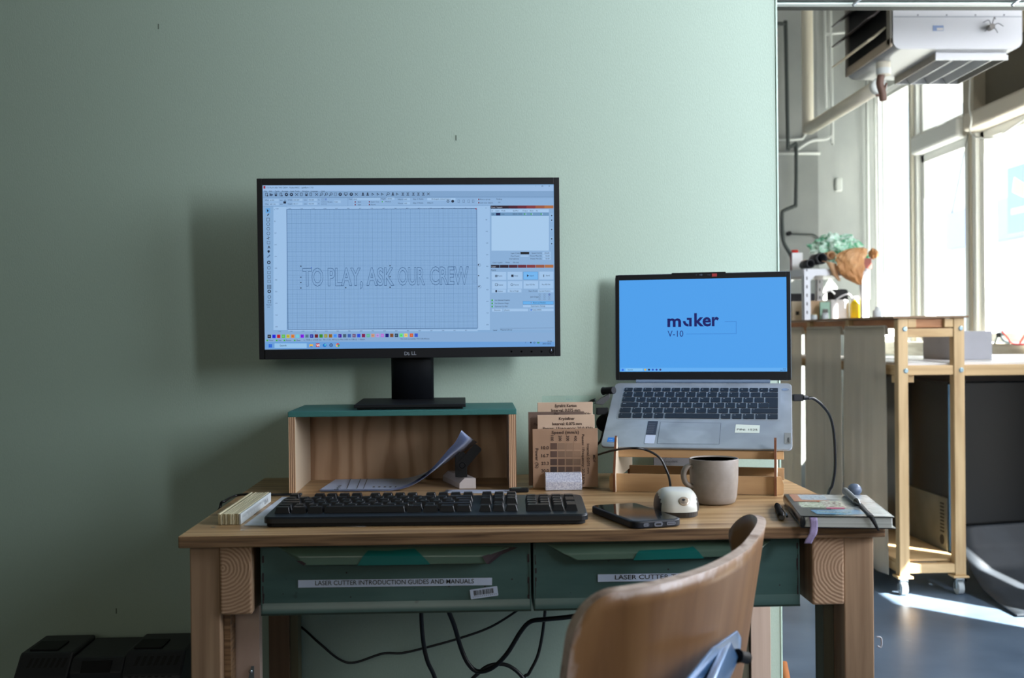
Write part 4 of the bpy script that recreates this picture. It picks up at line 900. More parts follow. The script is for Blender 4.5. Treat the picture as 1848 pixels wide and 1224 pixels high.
mb = MB(); mb.tube([lp(1074, 722, 2.036), lp(1066, 725, 2.05), lp(1058, 735, 2.07), lp(1052, 770, 2.1), lp(1050, 860, 2.12)], .003, rubber); mb.build('cord', hd)
dg_ = thing('round_cable_coupler', 'small black cylindrical connector sticking out above the display plug', 'connector', lp(1095, 707, 2.05))
mb = MB(); mb.cyl(lp(1089, 706, 2.05), lp(1108, 704.5, 2.03), .0068, blackp, 16); mb.build('coupler_body', dg_, bevel=.001)
ps = thing('round_adapter', 'black round disc adapter hanging on a cord left of the laptop', 'adapter', lp(1091, 763, 2.06))
mb = MB(); cc = lp(1091, 763, 2.06); mb.cyl(cc+Vector((0, -.008, 0)), cc+Vector((0, .006, 0)), .0145, blackg, 28); mb.build('disc', ps, bevel=.002)
mb = MB(); mb.tube([lp(1096, 738, 2.04), lp(1094, 748, 2.05), cc], .0018, rubber); mb.tube([cc, lp(1085, 793, 2.06), lp(1076, 806, 2.07), lp(1060, 840, 2.09), lp(1040, 868, 2.09), PZ(1020, 866, DZ+.003)], .0022, rubber)
mb.build('cord', ps)

# ---- laptop stand
def lq(p): v = p-OL; return v.dot(wd), v.dot(dh)
u0, v0 = lq(PZ(1107, 888, DZ)); u1, v1 = lq(PZ(1402, 896, DZ)); vf = (v0+v1)/2
LS = Matrix.Translation((OL.x, OL.y, DZ)) @ Matrix.Rotation(-AY, 4, 'Z')
st = thing('laptop_stand', 'slotted plywood laptop stand under the raised laptop', 'laptop stand', M=LS)
def under(v): return (OL.z-DZ)+v*math.tan(TI)-(.0052+.0105*max(0,(v/math.cos(TI)+.2125)/.21)**.6)/math.cos(TI)       # height of the laptop's underside above the desk
PV = LS @ Matrix(((0, 0, 1, 0), (1, 0, 0, 0), (0, 1, 0, 0), (0, 0, 0, 1)))    # polygon (v, z) extruded along u
fv = -.2125*math.cos(TI)
for u_, w_, mt in ((u0, .004, thin_ply_in), (u1-.004, .004, thin_ply)):
    poly = [(vf, 0), (vf-.002, .03), (fv-.012, under(fv)+.022), (fv-.006, under(fv)+.026), (fv-.0015, under(fv)+.003), (fv+.004, under(fv+.004)-.0005), (-.012, under(-.012)-.0005), (-.004, .12), (-.004, 0), (-.03, 0), (-.045, .02), (vf+.05, .02), (vf+.032, 0)]
    mb = MB(); mb.prism(poly, u_, u_+w_, thin_ply_in, PV, side=burnt); mb.build('side_panel', st)
mb = MB(); ta = .0115
mb.prism([(u0-.006, 0), (u1+.009, 0), (u1+.011, .004), (u1+.011, .018), (u1+.007, .030), (u0-.004, .030), (u0-.008, .024), (u0-.008, .006)], 0, .004, thin_ply, LS @ frame((0, vf+.014, .0005), (1, 0, 0), (0, 0, 1))); mb.build('front_bar', st)
zu = under(fv+.01)
mb = MB(); mb.box(u0, u1+ta, fv+.006, fv+.010, zu-.0155, zu-.001, thin_ply, LS); mb.build('top_bar', st, bevel=.001)
_, zz0 = 0, PY(1300, 857, 2.03).z-DZ
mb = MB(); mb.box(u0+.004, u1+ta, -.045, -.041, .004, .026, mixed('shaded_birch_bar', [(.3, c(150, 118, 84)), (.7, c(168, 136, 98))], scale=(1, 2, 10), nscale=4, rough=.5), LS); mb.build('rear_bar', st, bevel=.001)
gb = thing('grey_card', 'flat grey card leaning on the wall behind the laptop stand', 'card', lp(1240, 860, 2.13))
a, b_ = lp(1180, 830, 2.13), lp(1303, 830, 2.13); zt2 = lp(1240, 812, 2.13).z
mb = MB(); mb.box(a.x, b_.x, 2.130, 2.136, DZ, zt2, plain('grey_card_board', c(150, 152, 158), .6)); mb.build('board', gb)
Mg = frame((0, 2.1298, 0), (1, 0, 0), (0, 0, 1)); mb = MB(); lx, ly = hit(Mg, 1206, 832); mb.ring2(lx, ly, .0070, .0076, .0003, inkgrey, Mg, 20, .6, 5.4); ptext(mb, Mg, 'ergodent', 1201, 835, 4.4, plain('card_ink', c(70, 70, 76), .6), fit=22, z=.0004); mb.build('logo', gb)

# ---- mug
ym = PZ(1289, 914, DZ).y+.033; cm = PZ(1289, 905, DZ); mx_ = PY(1288.5, 880, ym).x
mg = thing('mug', 'grey-brown ceramic mug in front of the laptop stand', 'mug', (mx_, ym, DZ))
H = .0715; mb = MB()
mb.lathe([(.0, .0005), (.028, .0005), (.033, .003), (.0358, .012), (.0378, .035), (.0388, H-.001), (.0384, H), (.0372, H), (.0366, H-.002)], mugm, XF[mg], 48); mb.build('mug_body', mg)
mb = MB(); mb.lathe([(.0366, H-.002), (.0355, .035), (.033, .010), (.029, .006), (0, .006)], mugin, XF[mg], 48); mb.build('mug_interior', mg)
mb = MB(); mb.tube([XF[mg] @ Vector(q) for q in ((-.034, -.006, .060), (-.043, -.008, .060), (-.0490, -.0095, .053), (-.0500, -.0095, .043), (-.0460, -.009, .033), (-.035, -.007, .027))], .0062, mugm, 12, flat=.0042); mb.build('mug_handle', mg)

# ---- computer mouse
a, b_ = PZ(1187, 930, DZ), PZ(1262, 935, DZ); cy = PZ(1224, 936, DZ).y
MX, MY = PY(1224, 915, cy+.03).x, cy+.052
ms = thing('computer_mouse', 'pearl white computer mouse with dark sides beside the phone', 'mouse', (MX, MY, DZ), -.05)
HW, HL = .0325, .053
pw_ = lambda q, e: math.copysign(abs(q)**e, q)
def msurf(az, el):       # dome: azimuth and elevation
    r_ = abs(math.cos(el))**.5; x = HW*r_*pw_(math.cos(az), .72); y = HL*r_*pw_(math.sin(az), .72); t = y/HL
    h_ = .0395*(1-.34*max(0, t+.05)**1.5-.05*max(0, -t))
    return (x*(1-.05*t), y, .0085+(h_-.0085)*abs(math.sin(el))**.9)
nu, nv = 56, 16; P = [[Vector(msurf(2*PI*i/nu, PI/2*min(j/nv, .9999))) for i in range(nu+1)] for j in range(nv+1)]
vs = [XF[ms] @ p for r_ in P for p in r_]; shell_f, side_f = [], []
for j in range(nv):
    for i in range(nu):
        q = (P[j][i]+P[j+1][i+1])/2; f_ = (j*(nu+1)+i, j*(nu+1)+i+1, (j+1)*(nu+1)+i+1, (j+1)*(nu+1)+i)
        (side_f if (abs(q.x) > .0235+.25*(q.z-.012) and q.z < .0300 and q.y > -.040) else shell_f).append(f_)
mb = MB(); mb.add(vs, shell_f, mouse_w, True); mb.build('top_shell', ms)
mb = MB(); mb.add(vs, side_f, mouse_d, True); mb.build('side_grip', ms)
mb = MB(); n = 40; ring = []
for i in range(n):
    a_ = 2*PI*i/n; ring.append((HW*.985*math.copysign(abs(math.cos(a_))**.72, math.cos(a_)), HL*.99*math.copysign(abs(math.sin(a_))**.72, math.sin(a_))))
mb.add([XF[ms] @ Vector((x*.97, y*.97, .0006)) for x, y in ring]+[XF[ms] @ Vector((x, y, .0085)) for x, y in ring], [list(range(n))[::-1], list(range(n, 2*n))]+[[i, (i+1) % n, n+(i+1) % n, n+i] for i in range(n)], mouse_d); mb.build('mouse_base', ms)
# badge on the rear slope
def on_mouse(u, v): return Vector(msurf(u, v))
c0 = on_mouse(-PI/2+.1, .55); du = (on_mouse(-PI/2+.15, .55)-on_mouse(-PI/2+.05, .55)); dv = (on_mouse(-PI/2+.1, .65)-on_mouse(-PI/2+.1, .45)); Mb = XF[ms] @ frame(c0, du, dv)
mb = MB(); mb.lathe([(0, .0008), (.0068, .0007), (.0078, .0002), (.0080, -.0012)], plain('badge_chrome', c(190, 176, 158), .25, metal=.5), Mb @ Matrix.Scale(.88, 4, (0, 1, 0)), 24)
mb.disc(-.0008, .0014, .0022, .0011, ink, Mb, 12); mb.disc(.0014, .0022, .0009, .0012, ink, Mb, 8); mb.text('logitech', Mb, .0013, ink, x=0, y=-.0032, z=.0012, align='c', fit=.0085); mb.build('badge', ms)
mb = MB(); mc = XF[ms] @ Vector((0, HL-.002, .012))
mb.tube([mc, PY(1209, 870, MY+.075), PY(1203, 850, MY+.09), PY(1190, 826, MY+.095), PY(1165, 812, MY+.10), PY(1140, 809, MY+.105), PY(1112, 812, 1.865), PY(1095, 816, 1.90), PY(1082, 820, 1.965), PY(1070, 824, 2.03), PY(1055, 834, 2.07), PY(1040, 852, 2.08), PZ(1030, 868, DZ+.006)], .0019, rubber); mb.build('mouse_cable', ms)

# ---- phone
P4 = [PZ(1131, 948, DZ+.009), PZ(1211, 941, DZ+.009), PZ(1163, 908, DZ+.009), PZ(1079, 912, DZ+.009)]
o_ = (P4[0]+P4[1]+P4[2]+P4[3])/4; e1 = (P4[1]-P4[0]+P4[2]-P4[3]); e1.z = 0; e1.normalize(); e2 = Vector((-e1.y, e1.x, 0))
PW = .5*((P4[1]-P4[0]).length+(P4[2]-P4[3]).length); PLn = abs(((P4[3]+P4[2])/2-(P4[0]+P4[1])/2).dot(e2))
PLn = max(.13, min(.16, PLn)); PW = .076
ph = thing('phone', 'black phone in a black case lying face up between keyboard and mouse', 'phone', M=frame((o_.x, o_.y, DZ), e1, e2))
MP = XF[ph]
mb = MB(); mb.prism(rrect(-PW/2, -PLn/2, PW/2, PLn/2, .013, 8), .0008, .0112, plain('phone_case_navy', c(22, 27, 36), .45), MP); pc = mb.build('phone_case', ph, bevel=.0022, seg=3)
mb = MB(); mb.prism(rrect(-PW/2+.0032, -PLn/2+.0032, PW/2-.0032, PLn/2-.0032, .011, 8), .0112, .0114, blackg, MP); mb.build('glass_front', ph)
mb = MB(); Mfp = MP @ frame((0, -PLn/2-.0002, .0058), (1, 0, 0), (0, 0, 1)); sil = plain('port_silver', c(170, 176, 190), .3, metal=.7)
mb.prism(rrect(-.0065, -.0030, .0065, .0030, .0028, 5), 0, .0006, sil, Mfp); mb.prism(rrect(-.0042, -.0014, .0042, .0014, .0012, 4), .0006, .0008, ink, Mfp); mb.build('charging_port', pc)
for sx, w_ in ((-.0185, .0042), (.0195, .0068)):
    mb = MB(); mb.prism(rrect(sx-w_, -.0022, sx+w_, .0022, .002, 5), 0, .0006, sil, Mfp)
    for k in range(3 if sx < 0 else 5): mb.disc(sx-w_+.0022+k*.0023, 0, .0008, .0008, ink, Mfp, 8)
    mb.build('speaker_grille', pc)

# ---- notebook with pen, ribbon and strap
zt3 = DZ+.0165
q = [PZ(1444, 932, zt3), PZ(1615, 934, zt3), PZ(1566, 893, zt3), PZ(1411, 892.5, zt3)]
e1 = (q[1]-q[0]); e1.z = 0; e1.normalize(); e2 = Vector((-e1.y, e1.x, 0)); NW = (q[1]-q[0]).length; NL = ((q[2]+q[3])/2-(q[0]+q[1])/2).dot(e2); NL = max(.17, min(.21, NL))
nb = thing('notebook', 'dark hardcover notebook covered in stickers at the right front corner', 'notebook', M=frame((q[0].x, q[0].y, DZ), e1, e2)); MN = XF[nb]
MN2 = MN @ Matrix.Shear('XY', 4, (0, 0)) if False else MN
cov = plain('notebook_cover', c(30, 34, 38), .30, bump=.1, bscale=400, coat=.3)
mb = MB(); mb.prism(rrect(.001, .0005, NW, NL, .004, 4), .0155, .0170, cov, MN); mb.prism(rrect(.001, .0005, NW+.002, NL, .004, 4), .0004, .0016, cov, MN)
mb.tube([MN @ Vector((.0035, .001, .0088)), MN @ Vector((.0035, NL, .0088))], .0040, cov, 12, False, flat=.0083); nc = mb.build('cover', nb, bevel=.0004)
mb = MB(); mb.prism(rrect(.006, .002, NW-.0025, NL-.003, .002, 3), .0017, .0154, mixed('page_block', [(.4, c(180, 186, 180)), (.6, c(206, 212, 206))], scale=(1, 1, 900), nscale=1.2, rough=.7, bump=.1), MN); mb.build('pages', nb)
def patch(name, x0, y0, x1, y1, mat):
    mb = MB(); mb.rect(x0*NW, y0*NL, x1*NW, y1*NL, .01715, mat, MN); mb.build(name, nb)
def col_patch(nm, cols, sc, dist=2): return mixed(nm, [(.25+.5*i/(len(cols)-1), cc_) for i, cc_ in enumerate(cols)], nscale=sc, distortion=dist, rough=.25, bump=0, coat=.5, detail=5)
patch('cover_sheen', .40, .03, .985, .97, col_patch('sheen_grey', [c(86, 92, 96), c(150, 156, 158), c(196, 202, 204)], 18, .6))  # reflected sheen on the right half, painted as a paler grey patch
mb = MB(); mb.rect(.06*NW, .62*NL, .47*NW, .97*NL, .01735, col_patch('patch_orange', [c(110, 60, 36), c(196, 116, 70), c(120, 70, 50)], 60), MN)
mb.rect(.16*NW, .70*NL, .47*NW, .95*NL, .01745, col_patch('patch_pale', [c(40, 60, 90), c(180, 196, 204), c(150, 170, 190), c(50, 60, 80)], 120), MN); mb.build('orange_sticker', nb)
patch('green_sticker', .09, .36, .36, .60, col_patch('patch_green', [c(40, 46, 40), c(140, 160, 120), c(210, 220, 205), c(50, 56, 50)], 90))
mb = MB(); mb.rect(.36*NW, .34*NL, .60*NW, .66*NL, .0174, col_patch('patch_mixed', [c(120, 130, 110), c(200, 210, 196), c(150, 130, 120), c(70, 74, 70)], 80), MN)
mb.rect(.36*NW, .30*NL, .56*NW, .36*NL, .0175, plain('patch_pink', c(170, 60, 110), .3), MN); mb.build('pale_sticker', nb)
mb = MB(); mb.add([(.20*NW, .06*NL, .0175), (.56*NW, .07*NL, .0175), (.80*NW, .12*NL, .0175), (.66*NW, .27*NL, .0175), (.16*NW, .24*NL, .0175)], [(0, 1, 2, 3, 4)], col_patch('patch_blue', [c(20, 90, 140), c(40, 128, 176), c(90, 170, 200)], 30, .5), False, MN)
x = .23
for k in range(10): mb.ring2((x+.012)*NW, (.155+.01*(k % 2))*NL, .0022, .0032, .0177, plain('scribble_cream', c(200, 196, 140), .4), MN, 8, .5*k, .5*k+4.2); x += .036
mb.build('blue_banner_sticker', nb)
rib = mixed('purple_ribbon', [(.4, c(96, 78, 128)), (.6, c(190, 178, 216))], kind='bands', nscale=220, rough=.6, bump=.2)
mb = MB()
def ribf(u, v):
    pts = [(.012, .012, .0150), (.012, .002, .0150), (.0125, -.0022, .0125), (.013, -.0030, .006), (.0125, -.0042, .0010), (.0110, -.0080, -.006), (.0060, -.009, -.0135), (.0035, -.0085, -.0195)]
    f_ = v*(len(pts)-1); i = min(int(f_), len(pts)-2); t = f_-i; a_ = Vector(pts[i]).lerp(Vector(pts[i+1]), t)
    return MN @ (a_+Vector((.0105*(u-.0), 0, 0)))
mb.grid(ribf, 4, 21, rib, thick=.0004); mb.build('ribbon', nb)
mb = MB(); strap = plain('black_elastic', c(14, 15, 18), .7)
sx = PZ(1545, 905, zt3); s0 = MN.inverted() @ PZ(1549, 910, zt3); s1 = MN.inverted() @ PZ(1572, 934, zt3)
mb.grid(lambda u, v: MN @ Vector((s0.x+(s1.x-s0.x)*v+.0075*(u-.5), s0.y+(-.002-s0.y)*v, .0178+.0004*math.sin(v*9))), 1, 12, strap, thick=.0006)
mb.grid(lambda u, v: MN @ Vector((s1.x+.010*v+(.0075*(1-v*.6))*(u-.5), -.0022-.0006*math.sin(v*PI), .0176-.0195*v)), 1, 6, strap, thick=.0006); mb.build('elastic_strap', nb)
# silver pen held on the cover
pa, pb = PZ(1524, 885, zt3+.0065), PZ(1551, 910, zt3+.0052)
pa = MN @ Vector(((MN.inverted() @ pa).x, min((MN.inverted() @ pa).y, NL-.002), .0232)); 
pen = thing('silver_pen', 'short silver pen tucked under the notebook strap', 'pen', (pb.x, pb.y, zt3+.001))
d_ = (pb-pa); mb = MB(); mb.cyl(pa, pa+d_*.80, .0048, plain('pen_silver', c(176, 182, 186), .3, metal=.6), 18); mb.build('barrel', pen)
mb = MB(); mb.cyl(pa+d_*.80, pb, .0046, plain('pen_chrome', c(150, 156, 160), .2, metal=.9), 18, .0016); mb.build('tip', pen)
kn = thing('grey_rubber_ball', 'rounded blue-grey cap just behind the notebook pen', 'knob', MN @ Vector((.62*NW, NL+.014, 0)))
mb = MB(); Mk = Matrix.Translation(Vector(PY(1542, 885, (MN @ Vector((.62*NW, NL+.014, 0))).y).to_tuple())); r0 = .0105
zk = Mk.translation.z-DZ
mb.lathe([(.006, -zk+.0005), (.0075, -zk+.004), (.0078, -.006), (.0105, -.003), (.0112, .001), (.0095, .006), (.0055, .0095), (0, .0105)], plain('blue_grey_rubber', c(96, 110, 132), .4), Mk, 24); mb.build('cap', kn)
# black pen left of the notebook
pa, pb = PZ(1402, 911, DZ+.0052), PZ(1411, 934, DZ+.0052)
pn = thing('black_pen', 'short glossy black pen lying left of the notebook', 'pen', (pb.x, pb.y, DZ))
d_ = pb-pa; mb = MB(); mb.cyl(pa, pa+d_*.15, .0030, blackg, 16, .0050); mb.cyl(pa+d_*.15, pa+d_*.85, .0050, plain('pen_gloss', c(36, 36, 40), .15), 16); mb.cyl(pa+d_*.85, pb, .0050, blackg, 16, .0038); mb.build('barrel', pn)
mb = MB(); mb.tube([pa+d_*.5+Vector((.005, 0, .004)), pa+d_*.9+Vector((.0072, 0, .003)), pb+Vector((.0072, -.001, .001))], .0016, blackg, 8); mb.build('clip', pn)

# ---- folding ruler and papers at the left
fa_, fb_, rb_ = PZ(393.5, 947, DZ), PZ(435.5, 947.5, DZ), PZ(489.5, 906, DZ)
e2 = (rb_-fb_); RLn = e2.length; e2.normalize(); RWd = (fb_-fa_).length*.97; e1 = Vector((e2.y, -e2.x, 0))
fr = thing('folding_ruler', 'folded wooden ruler at the left front of the workbench', 'ruler', M=frame((fb_.x, fb_.y, DZ), e1, e2)); MR = XF[fr]
ruler_m = mixed('ruler_wood', [(.3, c(176, 168, 136)), (.7, c(206, 198, 168))], scale=(60, 3, 20), nscale=4, rough=.5, bump=.1)
w_ = RWd/10; rnd = random.Random(2)
for k in range(10):
    mb = MB(); dz = rnd.uniform(-.0006, .0006); dy = rnd.uniform(-.001, .001)
    mb.box(-RWd+k*w_+.0003, -RWd+(k+1)*w_-.0002, dy, RLn+dy, .0004, .0158+dz, ruler_m if k < 9 else plain('ruler_pale_face', c(190, 196, 196), .5), MR); sg = mb.build('segment', fr, bevel=.0004, seg=1)
mb = MB(); Mr = MR @ frame((.0000, 0, 0), (0, 1, 0), (0, 0, 1))
for k in range(46): mb.rect(.008+k*.004, .009 if k % 5 else .006, .0086+k*.004, .013, .0002, ink, Mr)
mb.text('CE m III', Mr, .006, ink, x=RLn-.055, y=.004, z=.0003); mb.build('scale_marks', sg)
sh = thing('loose_sheet', 'pale printed sheet lying under the left end of the keyboard', 'paper', PZ(470, 930, DZ))
mb = MB(); pp = [PZ(440, 948.5, DZ+.0006), PZ(660, 950, DZ+.0006), PZ(690, 898, DZ+.0006), PZ(509, 897, DZ+.0006)]
mb.add(pp+[p_-Vector((0, 0, .0004)) for p_ in pp], [(0, 1, 2, 3), (7, 6, 5, 4), (0, 4, 5, 1), (1, 5, 6, 2), (2, 6, 7, 3), (3, 7, 4, 0)], mixed('printed_sheet', [(.35, c(190, 196, 204)), (.5, c(212, 220, 238)), (.7, c(196, 200, 196))], nscale=14, rough=.35, bump=0)); mb.build('sheet', sh)
sh = thing('paper_slip', 'white paper slip behind the keyboard under the riser front', 'paper', PZ(880, 888, DZ))
mb = MB(); mb.grid(lambda u, v: PZ(800+128*u+6*v, 890-6*v, DZ+.0008+.003*math.sin(PI*u)*v), 12, 4, paper_blue, thick=.0003); mb.build('sheet', sh)

# ---- stapled booklet curling up in the riser
bk = thing('stapled_booklet', 'stapled white booklet curling upwards inside the riser', 'booklet', PZ(640, 885, DZ))
PF = [(577, 887.5), (600, 888.5), (640, 888.5), (680, 888), (708, 886.5), (735, 878), (760, 864), (785, 843), (808, 816), (822, 801), (833, 780)]
PE = [(577, 887.5), (600, 888.5), (640, 888.5), (680, 888), (710, 887), (738, 880), (765, 866), (790, 845), (812, 822), (830, 808), (848, 790)]
Yf_ = 1.935; NPg = 9
def edge(k):
    t = k/(NPg-1); out = []
    for i, (a_, b_) in enumerate(zip(PF, PE)):
        s_ = max(0, (i-7)/3); w2 = t if i > 7 else t*.6
        x = a_[0]*(1-w2)+b_[0]*w2; y = a_[1]*(1-w2)+b_[1]*w2; p_ = PY(x, y, Yf_)
        if i <= 4: p_.z = DZ+.0012
        p_.z += .0004*(NPg-1-k); out.append(p_)
    return catmull(out, 4)
for k in range(NPg):
    E_ = edge(k); n = len(E_)-1
    def pf(u, v, E_=E_, n=n):
        p_ = E_[int(round(u*n))]; lift = max(0, p_.z-DZ-.005)
        return Vector((p_.x+.010*v+.03*lift*v, Yf_+.135*v, p_.z-lift*.25*v))
    mb = MB(); mb.grid(pf, n, 3, paper_blue if k else plain('booklet_cover_paper', c(186, 200, 228), .5)); o = mb.build('page', bk)
    if k == 0: cover_pg = o
ztp = DZ+.0012+.0004*NPg+.0003
def bx(x0, y0, x1, y1, mat): mb.add([PZ(x0, y1, ztp), PZ(x1, y1, ztp), PZ(x1+(y1-y0)*.4, y0, ztp), PZ(x0+(y1-y0)*.4, y0, ztp)], [(0, 1, 2, 3)], mat)
mb = MB(); Mt = frame(PZ(610, 884, ztp), (-.0, 1, 0), (-1, 0, 0))
mb.text('Dybde', Mt, .0075, ink, fit=.06)
for x in (625, 643, 655): bx(x, 864, x+1.6, 882, inkgrey)
for x in (672, 682, 692, 702, 712, 722): bx(x, 878, x+4, 880, inkgrey)
mb.build('print', cover_pg)
# ---- white bar and usb stick
za = DZ; n0 = PZ(829, 883, za); n1 = PZ(859, 883, za); fpt = PZ(790, 864, za)
e2 = fpt-n0; e2.z = 0; BL_ = e2.length; e2.normalize(); e1 = Vector((1, 0, 0))
wb_ = thing('white_scale_bar', 'chamfered white bar lying inside the riser at right', 'bar', (n0.x, n0.y, DZ)); wB = n1.x-n0.x
mb = MB(); sec = [(0, .0005), (wB, .0005), (wB, .019), (wB*.32, .019), (0, .010)]; L2 = min(BL_, .115)
vs = [Vector((n0.x+x, n0.y, za+z)) for x, z in sec]+[Vector((n0.x+x, n0.y, za+z))+e2*L2 for x, z in sec]
mb.add(vs, [(0, 1, 2, 3, 4), (9, 8, 7, 6, 5)]+[(i, 5+i, 5+(i+1) % 5, (i+1) % 5) for i in range(5)], plain('white_lacquer', c(206, 198, 196), .45)); mb.build('bar_body', wb_, bevel=.0006)
yu = n0.y+.012; a_, b_ = PY(821.5, 858, yu), PY(843, 858, yu); zz = za+.0194
us = thing('usb_stick', 'black swivel usb stick standing on the white bar', 'usb stick', ((a_.x+b_.x)/2, yu+.004, zz))
zt4 = PY(832, 817, yu).z
Mu = frame((a_.x, yu, zz), (1, 0, 0), (0, 0, 1)); wU = b_.x-a_.x; hU = zt4-zz
mb = MB(); mb.prism([(0, 0), (wU, 0), (wU, hU*.86), (wU*.75, hU), (wU*.25, hU), (0, hU*.86)], -.008, 0, blackm, Mu); mb.ring2(wU*.45, hU-.003, .0018, .003, .0002, blackg, Mu); mb.build('stick_body', us, bevel=.0008)
mb = MB(); Ms = Mu @ Matrix.Translation((wU*.6, hU*.48, 0)) @ Matrix.Rotation(-.72, 4, 'Z'); mb.prism(rrect(-.0085, -.0085, .0085, hU*1.02, .004, 4), .0003, .0016, blackm, Ms)
mb.ring2(0, 0, .0045, .0055, .0018, blackg, Ms); mb.build('swivel_cover', us)
p_ = PZ(930, 890, DZ); dk = thing('usb_dongle', 'small black dongle lying behind the keyboard next to the riser', 'dongle', p_)
mb = MB(); mb.box(p_.x-.010, p_.x+.023, p_.y, p_.y+.014, DZ+.0005, DZ+.0075, blackm); mb.build('dongle_body', dk, bevel=.002)
mb = MB(); mb.box(p_.x-.006, p_.x+.010, p_.y+.002, p_.y+.011, DZ+.0075, DZ+.0085, plain('grey_green_top', c(70, 84, 80), .4)); mb.build('top_cap', dk)

# ---- sample cards in the silver holder
card_mdf = mixed('mdf_card', [(.3, c(148, 118, 94)), (.7, c(162, 130, 104))], nscale=30, rough=.65, bump=.05)
card_k = mixed('pale_kraft_card', [(.3, c(186, 160, 136)), (.7, c(198, 172, 148))], nscale=20, rough=.65, bump=.05)
card_d = mixed('dark_burnt_card', [(.3, c(92, 74, 64)), (.7, c(106, 86, 74))], nscale=20, rough=.65, bump=.05)
burn = plain('burnt_print', c(54, 34, 26), .7)
def card(name, label, x0, x1, yt, Y, mat, th=.003, yb=None, tilt=0):
    a_, b_ = PY(x0, yt, Y), PY(x1, yt, Y); t_ = thing(name, label, 'card', ((a_.x+b_.x)/2, Y, DZ), group='sample cards in the silver holder')
    mb = MB(); zb5 = DZ+.003
    mb.box(a_.x, b_.x, Y, Y+th, zb5, a_.z, mat); cb = mb.build('card_board', t_, bevel=.0004, seg=1)
    return t_, frame((0, Y-.0003, 0), (1, 0, 0), (0, 0, 1)), cb
t_, M_, _o = card('material_sample_card', 'front brown card with a grid of burnt test squares', 961, 1078.5, 774.8, 1.930, card_mdf)
mb = MB(); K = lambda x, y: (930+x/6.12, 700+y/6.12)
tt = lambda t, x, y, h, rot=0, al='l', fit=None: ptext(mb, M_, t, *K(x, y), h/6.12, burn, rot=rot, align=al, fit=fit/6.12 if fit else None, z=.0002, bold=.02)
tt('Speed (mm/s)', 402, 510, 32, fit=302)
for i, x in enumerate((392, 480, 564, 650)): tt(('100', '200', '300', '400')[i], x, 528, 30, -PI/2, fit=62)
for i, y in enumerate((680, 768, 853, 935)): tt(('10.0', '16.7', '23.3', '30.0')[i], 288, y, 34, fit=82)
tt('Power (%)', 222, 670, 32, -PI/2, fit=220); tt('Passes: 1Frequency: 20.0 KHz', 736, 514, 26, -PI/2, fit=556); tt('Interval: 0.075 mm', 792, 618, 26, -PI/2, fit=330); tt('MDF', 858, 740, 26, -PI/2, fit=84)
shade = [[(88, 64, 52), (132, 106, 86), (142, 114, 92), (150, 120, 96)], [(84, 62, 52), (116, 92, 74), (124, 98, 78), (136, 108, 86)], [(70, 52, 44), (84, 62, 50), (98, 76, 60), (116, 92, 74)], [(48, 36, 32), (80, 60, 50), (88, 66, 54), (104, 80, 66)]]
for j, (y0, y1) in enumerate(((612, 682), (700, 768), (785, 857), (872, 940))):
    for i, (x0, x1) in enumerate(((387, 461), (473, 547), (558, 634), (643, 722))):
        col = shade[j][i]; (ax, ay), (bx_, by_) = K(x0, y0), K(x1, y1); prect(mb, M_, ax, ay, bx_, by_, plain('burn_%d_%d_%d' % col, c(*col), .8), .0001)
mb.build('burnt_test_print', t_)
t_, M_, _o = card('material_sample_card', 'pale brown card directly behind the burnt-grid card', 970, 1073, 749.5, 1.9440, card_k)
mb = MB(); tt('Krydsfiner', 482, 356, 30, fit=175); tt('Interval: 0.075 mm', 410, 414, 30, fit=325); tt('Passes: 1Frequency: 20.0 KHz', 305, 464, 28, fit=556); mb.build('burnt_print', t_)
t_, M_, _o = card('material_sample_card', 'dark brown card sticking out at the left of the holder', 953.3, 1054, 744, 1.9580, card_d)
mb = MB(); tt('Pap', 205, 416, 26); tt('Pap', 430, 300, 26); mb.build('burnt_print', t_)
t_, M_, _o = card('material_sample_card', 'tallest pale card with two lines of burnt lettering', 970, 1069.5, 726.8, 1.9720, card_k)
mb = MB(); tt('Syrefrit Karton', 438, 216, 34, fit=240); tt('Interval: 0.075 mm', 400, 264, 30, fit=318); tt('KHz', 765, 300, 26); mb.build('burnt_print', t_)
acr = plain('clear_acrylic', (.88, .97, .96, 1), .04, trans=1)
t_, M_, _o = card('acrylic_sample_card', 'clear acrylic card standing behind the brown sample cards', 978, 1075.6, 715, 1.9860, acr)
mb = MB(); ptext(mb, M_, 'Akryl', 1021, 723, 5, plain('etched_print', c(130, 160, 156), .6), fit=12); mb.build('etched_print', t_)
a_, b_ = PY(984.5, 880, 1.912), PY(1050.5, 880, 1.912)
hs_ = thing('card_holder', 'glittery silver slotted block holding the sample cards', 'holder', ((a_.x+b_.x)/2, 1.95, DZ))
z1_, z2_ = PY(1015, 866, 1.914).z, PY(1015, 852, 1.924).z
prof = [(1.9120, DZ+.0005), (1.9105, z1_-.004), (1.912, z1_), (1.916, z1_+.001), (1.9185, z2_-.005), (1.920, z2_-.001), (1.9235, z2_), (1.9285, z2_-.001), (1.9290, DZ+.004)]
for yy in (1.9335, 1.9475, 1.9615, 1.9755): prof += [(yy, DZ+.0022), (yy+.0004, z1_-.008), (yy+.0095, z1_-.008), (yy+.0099, DZ+.0022)]
prof += [(1.9895, DZ+.0022), (1.990, z1_-.010), (2.000, z1_-.012), (2.003, DZ+.0005)]
mb = MB(); Mh = Matrix(((0, 0, 1, 0), (1, 0, 0, 0), (0, 1, 0, 0), (0, 0, 0, 1))); mb.prism(prof, a_.x, b_.x, silver_foam, Mh); mb.build('holder_block', hs_, bevel=.0008)
